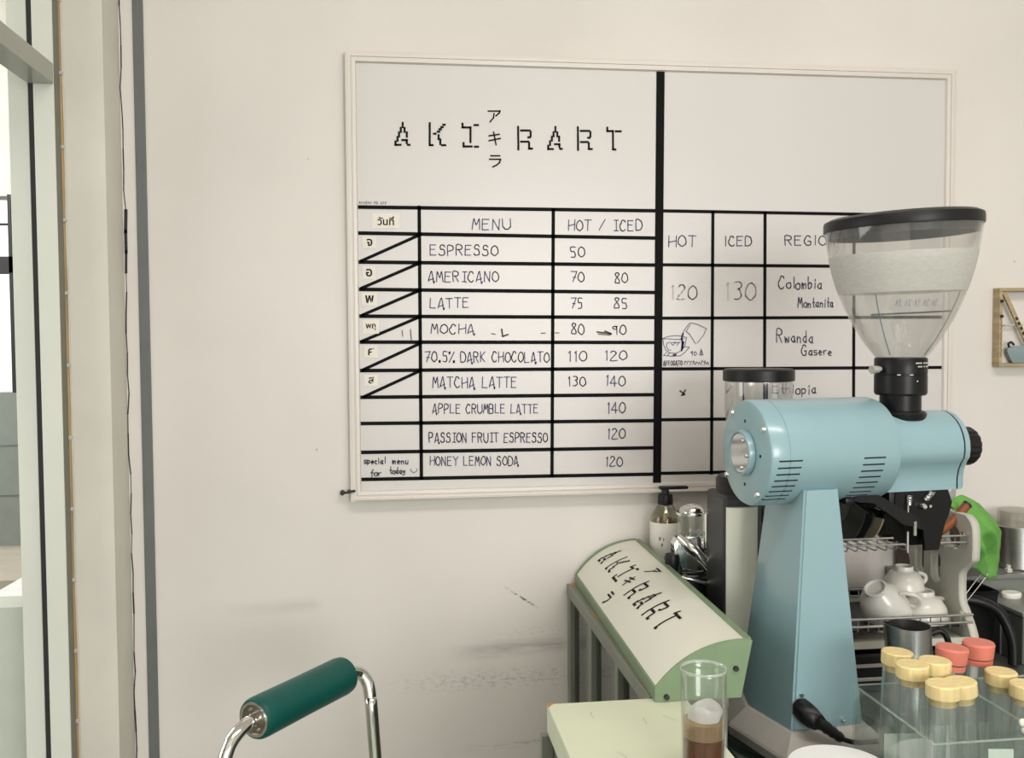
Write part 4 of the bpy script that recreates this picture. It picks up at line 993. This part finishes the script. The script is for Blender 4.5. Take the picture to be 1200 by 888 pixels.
M_plate1 = mat('dark_glass_plate', srgb(58, 60, 58), .2, var=.05)
M_plate2 = mat('beige_plate', srgb(170, 158, 134), .35, var=.04)
def plate(label, x, r, m, y=-.225, tilt=.10):
    t = lathe(bm_(), [(0, 0), (r * .6, 0), (r * .66, .003), (r, .012), (r, .0145), (r * .64, .006), (0, .003)], seg=56)
    o = obj('dinner_plate', t, m, shade=30); o.location = (x, y, 1.152 + r * .985); o.rotation_euler = (0, PI / 2 + tilt, 0)
    return tag(o, label, 'plate')
plate('dark plate standing in the upper rack, first beside the blue column', .812, .072, M_plate1)
plate('dark plate standing in the upper rack, second from the blue column', .828, .072, M_plate1)
plate('beige plate with a pale rim standing in the upper rack', .847, .068, M_plate2)
b = bm_(); pr = [(.030, 0), (.040, .012), (.043, .032), (.042, .052), (.036, .064), (.018, .070), (0, .071)]
lathe(b, pr + [(0, .068), (.016, .067), (.033, .061), (.039, .050), (.040, .032), (.037, .013), (.028, .002)], seg=48)
o = obj('glass_bowl', b, mat('black_glazed_bowl', srgb(34, 32, 30), .12, coat=.5), shade=40); o.location = (.915, -.235, 1.152)
tag(o, 'glossy black bowl upside down in the upper rack under the spout', 'bowl')

b = bm_(); box(b, .775, .978, -.305, -.140, .921, .985, .006); cr = tag(obj('dark_filler', b, M_blk, origin=(.876, -.22, .921)), 'low black crate added to darken the space under the dish rack', 'filler')  # black block added so the space under the rack turns dark
for z in (.94, .962):
    b = bm_(); box(b, .778, .975, -.3075, -.305, z, z + .006, .001); obj('filler_band', b, M_castgrey, cr)

# things at the right end of the rack
M_brush = mat('reddish_brown_wood', srgb(132, 74, 36), .5, var=.2, scale=30)
br = thing('wooden_brush', 'short reddish brown wooden handle sticking out of the upper rack by the green cloth', 'brush', (.955, -.27, 1.172))
b = bm_(); tube(b, [(.956, -.28, 1.168), (.985, -.275, 1.186), (1.015, -.27, 1.213)], [.0075, .0070, .0074], 14, 4); obj('handle', b, M_brush, br, shade=40)
b = bm_(); loft(b, [[(.936, -.295, 1.166), (.957, -.295, 1.163), (.957, -.262, 1.163), (.936, -.262, 1.166)], [(.938, -.295, 1.186), (.950, -.295, 1.184), (.950, -.262, 1.184), (.938, -.262, 1.186)]]); obj('brush_head', b, M_brush, br)
b = bm_(); tube(b, [(1.013, -.2704, 1.2115), (1.016, -.27, 1.2142)], .0076, 14); obj('handle_end', b, M_dark, br)

M_cloth = mat('bright_green_cloth', srgb(104, 166, 76), .9, var=.12, scale=40, bump=.5)
b = bm_()
ctl = [[(.994, -.245, 1.216), (1.03, -.225, 1.222), (1.10, -.17, 1.196), (1.158, -.135, 1.155)],
       [(1.000, -.255, 1.200), (1.035, -.245, 1.202), (1.10, -.20, 1.172), (1.160, -.145, 1.138)],
       [(1.014, -.255, 1.165), (1.045, -.252, 1.164), (1.098, -.215, 1.142), (1.158, -.15, 1.108)],
       [(1.022, -.24, 1.132), (1.050, -.245, 1.126), (1.095, -.215, 1.108), (1.140, -.165, 1.083)],
       [(1.032, -.235, 1.108), (1.058, -.24, 1.092), (1.092, -.215, 1.072), (1.128, -.18, 1.066)]]
def lin(pts, n):
    P_ = [Vector(p) for p in pts]
    return [a.lerp(q, k / n) for a, q in zip(P_, P_[1:]) for k in range(n)] + [P_[-1]]
cols = [lin(r, 8) for r in ctl]
gridp = []
for j in range(len(cols[0])):
    gridp.append(lin([cols[i][j] for i in range(len(cols))], 6))
W_ = len(gridp); H_ = len(gridp[0])
vv = []
for i in range(W_):
    row = []
    for j in range(H_):
        p = gridp[i][j]; f = i / (W_ - 1); q = j / (H_ - 1)
        p = p + Vector((0, -1, .15)) * (.25 + .75 * math.sin(math.pi * min(1, max(0, f))) * math.sin(math.pi * min(1, q * .9 + .1))) * (.009 * math.sin(8 * f + 6 * q + 1.4 * math.sin(3 * q)) * (.4 + .8 * q) + .006 * math.sin(15 * q - 9 * f) + .013 * abs(math.sin(4 * q - 6 * f + .6)) + .002 * math.sin(31 * q + 13 * f))
        row.append(b.verts.new(p))
    vv.append(row)
for i in range(W_ - 1):
    for j in range(H_ - 1): b.faces.new((vv[i][j], vv[i + 1][j], vv[i + 1][j + 1], vv[i][j + 1]))
o = obj('dish_cloth', b, M_cloth, shade=60, origin=(1.06, -.2, 1.076))
sm_ = o.modifiers.new('thickness', 'SOLIDIFY'); sm_.thickness = .003
tag(o, 'bright green dish cloth draped over the right end of the dish rack', 'cloth')

# steel unit at the right
M_unit = mat('dull_steel_unit', srgb(122, 126, 120), .35, var=.05, scale=5)
M_unitside = mat('grey_unit_side', srgb(92, 96, 90), .45, var=.05)
un = thing('steel_appliance', 'grey steel box with a flat top at the right end of the counter', 'appliance', (1.36, -.16, .92))
b = bm_(); box(b, 1.152, 1.60, -.222, -.103, .921, 1.005, .002); obj('body', b, M_unitside, un)
b = bm_(); box(b, 1.150, 1.602, -.224, -.102, 1.0055, 1.0125, .001); obj('top_plate', b, M_unit, un)
b = bm_(); box(b, 1.149, 1.152, -.1645, -.1635, .921, 1.003); obj('panel_seam', b, M_trim, un)
lg = bm_(); box(lg, 1.02, 1.65, -.10, -.003, .921, 1.040, .001)
sl = tag(obj('steel_ledge', lg, M_unit, origin=(1.3, -.05, .921)), 'low grey steel ledge running along the foot of the wall at the right', 'ledge')
b = bm_(); box(b, 1.018, 1.652, -.104, -.0025, 1.0405, 1.048, .001); obj('ledge_top', b, M_unit, sl)
b = bm_(); box(b, 1.152, 1.153, -.1042, -.1002, .96, 1.04); obj('seam', b, M_trim, sl)
b = bm_(); lathe(b, [(0, 1.0125), (.0135, 1.0125), (.0145, 1.0145), (.0145, 1.0205), (.013, 1.0225), (.006, 1.022), (0, 1.0215)], seg=28)
for v in b.verts: v.co.x = v.co.x * 1.25 + 1.1955; v.co.y += -.127
tag(obj('soap_bar', b, M_label, shade=40, origin=(1.1955, -.127, 1.0125)), 'small white block lying on the flat steel top at the right edge', 'soap')
cn = thing('steel_canister', 'brushed steel canister with a clear upper part standing on the ledge at the right edge', 'canister', (1.262, -.05, 1.048))
b = bm_(); lathe(b, [(0, 1.0485), (.036, 1.0485), (.038, 1.051), (.038, 1.128), (.0365, 1.130), (0, 1.130)], (1.262, -.05, 0), seg=48); obj('can', b, M_steel, cn, shade=30)
b = bm_(); lathe(b, [(.0375, 1.130), (.0375, 1.158), (.0355, 1.158), (.0355, 1.130)], (1.262, -.05, 0), seg=48, closed=True); obj('clear_lid', b, clear('clear_lid', (.86, .85, .82, 1), .05, .2, .15), cn, shade=40)
b = bm_(); prism(b, [(1.035, -.022, 1.049), (1.205, -.022, 1.049), (1.205, -.022, 1.140), (1.199, -.022, 1.150), (1.165, -.022, 1.165), (1.155, -.022, 1.163), (1.06, -.022, 1.163), (1.035, -.022, 1.15)], (0, .012, 0))
tag(obj('chopping_board', b, mat('very_dark_wood', srgb(58, 42, 36), .5, var=.2), origin=(1.17, -.016, 1.049)), 'very dark board leaning on the wall behind the green cloth', 'board')
b = bm_(); box(b, 1.212, 1.222, -.092, -.082, 1.0485, 1.056, .001); cyl(b, (1.217, -.087, 1.056), (1.217, -.087, 1.062), .004, seg=12)
tag(obj('small_fitting', b, M_rackplastic, origin=(1.217, -.087, 1.0485)), 'tiny pale fitting on the ledge just left of the steel canister', 'fitting')
b = bm_()
tube(b, [(1.026, -.24, 1.045), (1.07, -.225, 1.083), (1.083, -.222, 1.088), (1.085, -.221, 1.082), (1.072, -.224, 1.068), (1.03, -.238, 1.034)], .0009, 8, 6)
tube(b, [(1.02, -.24, 1.035), (1.005, -.245, 1.02), (1.0, -.25, .98), (1.02, -.245, .95)], .0022, 8, 6)
tag(obj('wire_tongs', b, M_steel, shade=50, origin=(1.03, -.235, .95)), 'thin bent wire utensil hanging below the green cloth', 'utensil')
b = bm_(); loft(b, [[(x, y, z) for x, y in ((1.03 - o, -.175 - o), (1.125 + o, -.175 - o), (1.125 + o, -.112 + o * .4), (1.03 - o, -.112 + o * .4))] for z, o in ((.921, 0), (1.035, .008), (1.042, .010), (1.042, .006), (1.0, .003))]); bmesh.ops.bevel(b, geom=list(b.edges), offset=.002, segments=2, affect='EDGES')
tag(obj('plastic_bin', b, M_blk, origin=(1.075, -.145, .921)), 'small black bin behind the side panel of the dish rack', 'bin')
b = bm_(); tube(b, [(1.05, -.195, 1.035), (1.085, -.205, 1.030), (1.115, -.212, 1.012), (1.132, -.222, .968), (1.133, -.226, .925)], .009, 14, 8)
tag(obj('black_hose', b, M_blk, shade=50, origin=(1.128, -.22, .925)), 'thick black hose curving down beside the grey steel box', 'hose')

# ------------------------------------------------------------------ steel pitcher in front of the rack
pt_ = thing('milk_pitcher', 'small steel milk pitcher standing behind the corked tubes', 'pitcher', (.8225, -.43, .92))
b = bm_(); pr = [(0, .921), (.036, .921), (.038, .925), (.037, .96), (.0325, 1.03), (.031, 1.0685), (.0298, 1.0685), (.031, 1.03), (.0355, .96), (.0365, .927), (0, .924)]
lathe(b, pr, (.8225, -.43, 0), seg=48)
for v in b.verts:
    if v.co.z > 1.05 and v.co.x < .80: v.co.x -= .005; v.co.z += .003
obj('pitcher_body', b, M_steel, pt_, shade=40)
b = bm_(); tube(b, [(.851, -.437, 1.055), (.868, -.44, 1.060), (.878, -.443, 1.04), (.876, -.443, 1.0), (.860, -.44, .965)], [.004, .0045, .0045, .0045, .004], 10, 5); obj('handle', b, M_blkmetal, pt_, shade=50)

# ------------------------------------------------------------------ clear box of corked tubes
M_acryl = clear('clear_acrylic', (.965, .985, .975, 1), .02, .16, .035, (.85, .95, .9, 1))
M_acryledge = clear('bright_acrylic_edge', (.80, .92, .86, 1), .1, .3, .35, (.85, .95, .9, 1))
ac = thing('acrylic_box', 'clear open acrylic box with a divider holding the corked glass tubes', 'box', (.78, -.70, .92))
AX0, AX1, AXD, AY0, AY1, AZ0, AZ1 = .652, .925, .786, -.780, -.597, .921, 1.048
for nm, a in (('side_wall', (AX0, AX0 + .003, AY0, AY1)), ('side_wall', (AX1, AX1 + .003, AY0, AY1)), ('divider', (AXD, AXD + .003, AY0 + .0035, AY1 - .0035)), ('front_wall', (AX0 + .0035, AX1, AY0, AY0 + .003)), ('back_wall', (AX0 + .0035, AX1, AY1 - .003, AY1))):
    b = bm_(); box(b, *a, AZ0 + .004, AZ1); p_ = obj(nm, b, M_acryl, ac)
    b = bm_(); box(b, *a, AZ1 + .0001, AZ1 + .0012); obj('polished_edge', b, M_acryledge, p_)
b = bm_(); box(b, AX0, AX1 + .003, AY0, AY1, AZ0, AZ0 + .0035); obj('base', b, M_acryl, ac)
M_card = mat('pale_green_card', srgb(226, 236, 226), .6, var=.015)
for k, (x0, x1, y, z1, tl) in enumerate(((.6565, .7015, -.669, 1.012, .001), (.722, .752, -.7725, 1.034, .001), (.7400, .7845, -.606, .991, .002), (.657, .700, -.7725, 1.012, .001))):
    b = bm_(); prism(b, [(x0, y, .925), (x1, y, .925), (x1, y + tl, z1), (x0, y + tl, z1 + .002)], (0, .0006, 0))
    lab = ['pale green card standing between the two leftmost corked tubes in the acrylic box', 'pale green card behind the front wall, right of the nearest corked tube', 'pale green card standing at the back wall of the acrylic box', 'pale green card behind the front wall at the left corner of the acrylic box'][k]
    tag(obj('paper_card', b, M_card, origin=((x0 + x1) / 2, y, .925)), lab, 'card', 'cards in the acrylic box')
b = bm_()
for a in (0, 120, 240):
    cyl(b, (.789 + .0055 * math.cos(math.radians(a + 20)), -.738, 1.046 + .0055 * math.sin(math.radians(a + 20))), (.789 + .0055 * math.cos(math.radians(a + 20)), -.742, 1.046 + .0055 * math.sin(math.radians(a + 20))), .0045, seg=16, bev=.001)
tag(obj('white_clip', b, M_label, shade=40, origin=(.789, -.74, 1.046)), 'tiny white clover shaped clip on the rim of the acrylic box', 'clip')

M_bamboo = mat('pale_bamboo', srgb(230, 210, 152), .5, var=.13, scale=60, stretch=(1, 7, .4))
M_cork = mat('cork_stopper', srgb(206, 184, 120), .7, var=.15, scale=120)
M_coral = mat('coral_rubber', srgb(214, 124, 106), .5, var=.03)
M_tube = clear('tube_glass', (.975, .985, .98, 1), .03, .30, .05, (.9, .95, .93, 1))
def tube_thing(kind, length, r=.0182):
    t = thing('glass_tube', 'x', 'glass tube', (0, 0, 0), 0, 'corked glass tubes in the acrylic box')
    ri = r - .002; zt = length - (.016 if kind == 'bamboo' else .028)
    pr = [(0, 0), (ri * .6, .001), (ri, .008), (ri, zt)]
    obj('tube', lathe(bm_(), pr + [(ri - .0013, zt), (ri - .0013, .009), (ri * .55, .0025), (0, .0022)], seg=36), M_tube, t, local=True, shade=40)
    if kind == 'bamboo':
        obj('bamboo_cap', lathe(bm_(), [(0, zt + .0005), (r, zt + .0005), (r + .0004, zt + .002), (r + .0004, zt + .0145), (r - .001, zt + .016), (0, zt + .016)], seg=40), M_bamboo, t, local=True, shade=30, label='round bamboo cap')
        obj('stopper', lathe(bm_(), [(0, zt + .0003), (ri - .0014, zt + .0003), (ri - .0014, zt - .008), (0, zt - .008)], seg=32), M_cork, t, local=True, shade=30)
    else:
        obj('rubber_cap', lathe(bm_(), [(0, zt + .008), (r - .0005, zt + .009), (r + .0012, zt + .0255), (r, zt + .028), (0, zt + .028)], seg=40), M_coral, t, local=True, shade=30, label='coral rubber cap')
        obj('cap_skirt', lathe(bm_(), [(0, zt + .0005), (r - .0014, zt + .0005), (r - .0008, zt + .0075), (0, zt + .0075)], seg=40), M_coral, t, local=True, shade=30)
    return t
protos = {}
def place(kind, x, y, ztop, label, rot=(0, 0, 0)):
    length = ztop - .9255
    if kind not in protos:
        protos[kind] = o = tube_thing(kind, .185)
    else:
        s_ = protos[kind]; o = s_.copy(); C.objects.link(o)
        for ch in s_.children:
            c_ = ch.copy(); C.objects.link(c_); c_.parent = o
    o.rotation_euler = rot; o['label'] = label
    top = Vector((x, y, ztop)); R_ = Matrix.Rotation(rot[1], 4, 'Y') @ Matrix.Rotation(rot[0], 4, 'X')
    o.location = top - (R_ @ Vector((0, 0, .185)))
    return o
place('bamboo', .686, -.643, 1.1055, 'bamboo capped glass tube at the back left of the acrylic box, half hidden', (0, .05, 0))
place('bamboo', .675, -.696, 1.1085, 'bamboo capped glass tube at the left, in front of the half hidden one')
place('bamboo', .713, -.680, 1.1060, 'bamboo capped glass tube in the middle, in front of the coral caps', (0, .03, 0))
place('bamboo', .7185, -.721, 1.0945, 'bamboo capped glass tube just behind the nearest tube', (0, -.10, 0))
place('bamboo', .682, -.748, 1.1040, 'nearest bamboo capped glass tube at the front of the acrylic box')
place('bamboo', .8120, -.660, 1.0805, 'bamboo capped glass tube right of the divider, second from the right edge', (0, .01, 0))
place('bamboo', .8170, -.700, 1.0790, 'bamboo capped glass tube cut by the right edge of the picture', (0, .02, 0))
place('coral', .7575, -.644, 1.1080, 'glass tube with the left one of the two coral rubber caps', (0, .08, 0))
place('coral', .8110, -.6155, 1.1025, 'glass tube with the right one of the two coral rubber caps', (0, .01, 0))

# ------------------------------------------------------------------ white lidded tub and the tumbler in the foreground
tb = thing('white_tub', 'white round lid of a tub at the bottom edge, in front of the blue grinder', 'tub', (.588, -.690, .92))
b = bm_(); lathe(b, [(0, .921), (.052, .921), (.055, .976), (0, .976)], (.588, -.690, 0), seg=48); obj('tub_body', b, M_label, tb, shade=30)
b = bm_(); lathe(b, [(0, .9765), (.0575, .9765), (.0585, .979), (.0585, .988), (.057, .990), (0, .990)], (.588, -.690, 0), seg=64); obj('lid', b, mat('bright_white_lid', srgb(244, 244, 244), .4, var=.01), tb, shade=30)

gt = thing('tumbler', 'tall clear tumbler half full of amber iced tea in front of the curved sign', 'glass', (.388, -.797, .92))
gx, gy = .388, -.797
pr = [(0, .9205), (.019, .9205), (.021, .925), (.0235, 1.149), (.0230, 1.1505), (.0222, 1.149), (.0197, .932), (0, .931)]
b = bm_(); lathe(b, pr, (gx, gy, 0), seg=56); obj('tumbler_glass', b, clear('tumbler_glass', (.98, .99, .985, 1), .02, .20), gt, shade=40)
M_tea = clear('amber_tea', (.45, .19, .05, 1), .1, .04, .80, srgb(132, 72, 26))
b = bm_(); lathe(b, [(0, .9325), (.0192, .9325), (.0213, 1.082), (0, 1.082)], (gx, gy, 0), seg=48); obj('tea', b, M_tea, gt, shade=30)
b = bm_(); lathe(b, [(0, 1.0825), (.0212, 1.0825), (.0214, 1.0985), (.018, 1.1), (0, 1.0995)], (gx, gy, 0), seg=40); obj('ice_slush', b, clear('pale_foam', (.9, .8, .68, 1), .2, .04, .5, srgb(206, 180, 140)), gt, shade=30)
b = bm_()
loft(b, [[(gx + .001 + .0165 * k * math.cos(a) * (1 + .1 * math.sin(3 * a + z * 200)), gy - .001 + .0155 * k * math.sin(a), z + .003 * math.sin(2 * a) * (z > 1.108)) for a in [i * math.pi / 10 for i in range(20)]] for k, z in ((1, 1.1), (1.03, 1.104), (1.02, 1.109), (.93, 1.1135), (.6, 1.1145))])
obj('ice_cap', b, clear('white_ice', (.9, .9, .88, 1), .2, .04, .7, (.95, .95, .93, 1)), gt, shade=60)

b = bm_(); lathe(b, [(.0222, 1.1505), (.0238, 1.1505), (.0240, 1.152), (.0234, 1.1532), (.0224, 1.152)], (gx, gy, 0), seg=56, closed=True); obj('rim', b, clear('bright_rim_glass', (.92, .97, .94, 1), .05, .3, .30, (.9, .95, .92, 1)), gt, shade=60)  # milky ring added so the rim shows as a bright line

# ------------------------------------------------------------------ padded roll on a bent chrome tube
M_green = mat('dark_green_vinyl', srgb(8, 78, 70), .42, var=.05, scale=30, spec=.4)
ch = thing('padded_tube_frame', 'dark green padded roll on a bent chrome tube frame in front of the white wall', 'frame', (-.05, -.46, 0))
P0 = Vector((-.1009, -.528, 1.0194)); P1 = Vector((.0037, -.380, 1.0193)); dr = (P1 - P0).normalized(); L_ = (P1 - P0).length
b = bm_(); rp_ = .0262
lathe(b, [(0, .004), (.021, .004), (.0215, .0), (.0245, .0), (.0262, .004), (.0266, .012), (.0262, L_ * .5), (.0266, L_ - .012), (.0255, L_ - .004), (.021, L_), (0, L_)], P0, dr, 48); obj('padded_roll', b, M_green, ch, shade=40, label='dark green vinyl roll')
b = bm_(); lathe(b, [(.0190, -.0015), (.0222, -.0015), (.0226, .002), (.0215, .0035), (.0190, .0035)], P0, dr, 40, closed=True); rg_ = obj('end_ring', b, M_chrome, ch, shade=40)
b = bm_(); lathe(b, [(0, .0036), (.019, .0036), (.019, .0006), (0, .0006)], P0, dr, 32); obj('end_plate', b, mat('tarnished_plate', (.25, .21, .17, 1), .35, .8), ch, shade=30)
b = bm_(); u, v, _d = frame_from(dr)
for k in range(4):
    a = k * PI / 2 + .5; c_ = P0 + (u * math.cos(a) + v * math.sin(a)) * .0135; lathe(b, [(0, -.0018), (.0018, -.0014), (.0024, .0006)], c_, dr, 10)
obj('end_screws', b, M_chrome, ch, shade=40)
tr_ = .0088
b = bm_()
pa = [P0 + dr * .004, P0 - dr * .012 + Vector((0, 0, -.001)), Vector((-.1185, -.552, 1.0125)), Vector((-.1272, -.563, 1.0)), Vector((-.1325, -.570, .978)), Vector((-.138, -.577, .93)), Vector((-.15, -.592, .6)), Vector((-.165, -.612, .012))]
pb = [P1 - dr * .004, P1 + dr * .010, Vector((.0235, -.3575, 1.0125)), Vector((.034, -.3585, 1.000)), Vector((.0385, -.3635, .978)), Vector((.0425, -.372, .93)), Vector((.062, -.385, .6)), Vector((.09, -.40, .012))]
for nm, q in (('left_tube', pa), ('right_tube', pb)):
    b = bm_(); tube(b, q, tr_ if nm == 'left_tube' else .0094, 18, 8); obj('chrome_tube', b, M_chrome, ch, shade=50)
b = bm_(); tube(b, [(-.165, -.612, .012), (-.03, -.50, .012), (.09, -.40, .012)], tr_, 14); obj('floor_bar', b, M_chrome, ch, shade=50)
for x, y in ((-.165, -.612), (.09, -.40)):
    b = bm_(); tube(b, [(x - .14, y + .17, .012), (x, y, .012), (x + .14, y - .17, .012)], .011, 12); obj('foot', b, M_chrome, ch, shade=50)
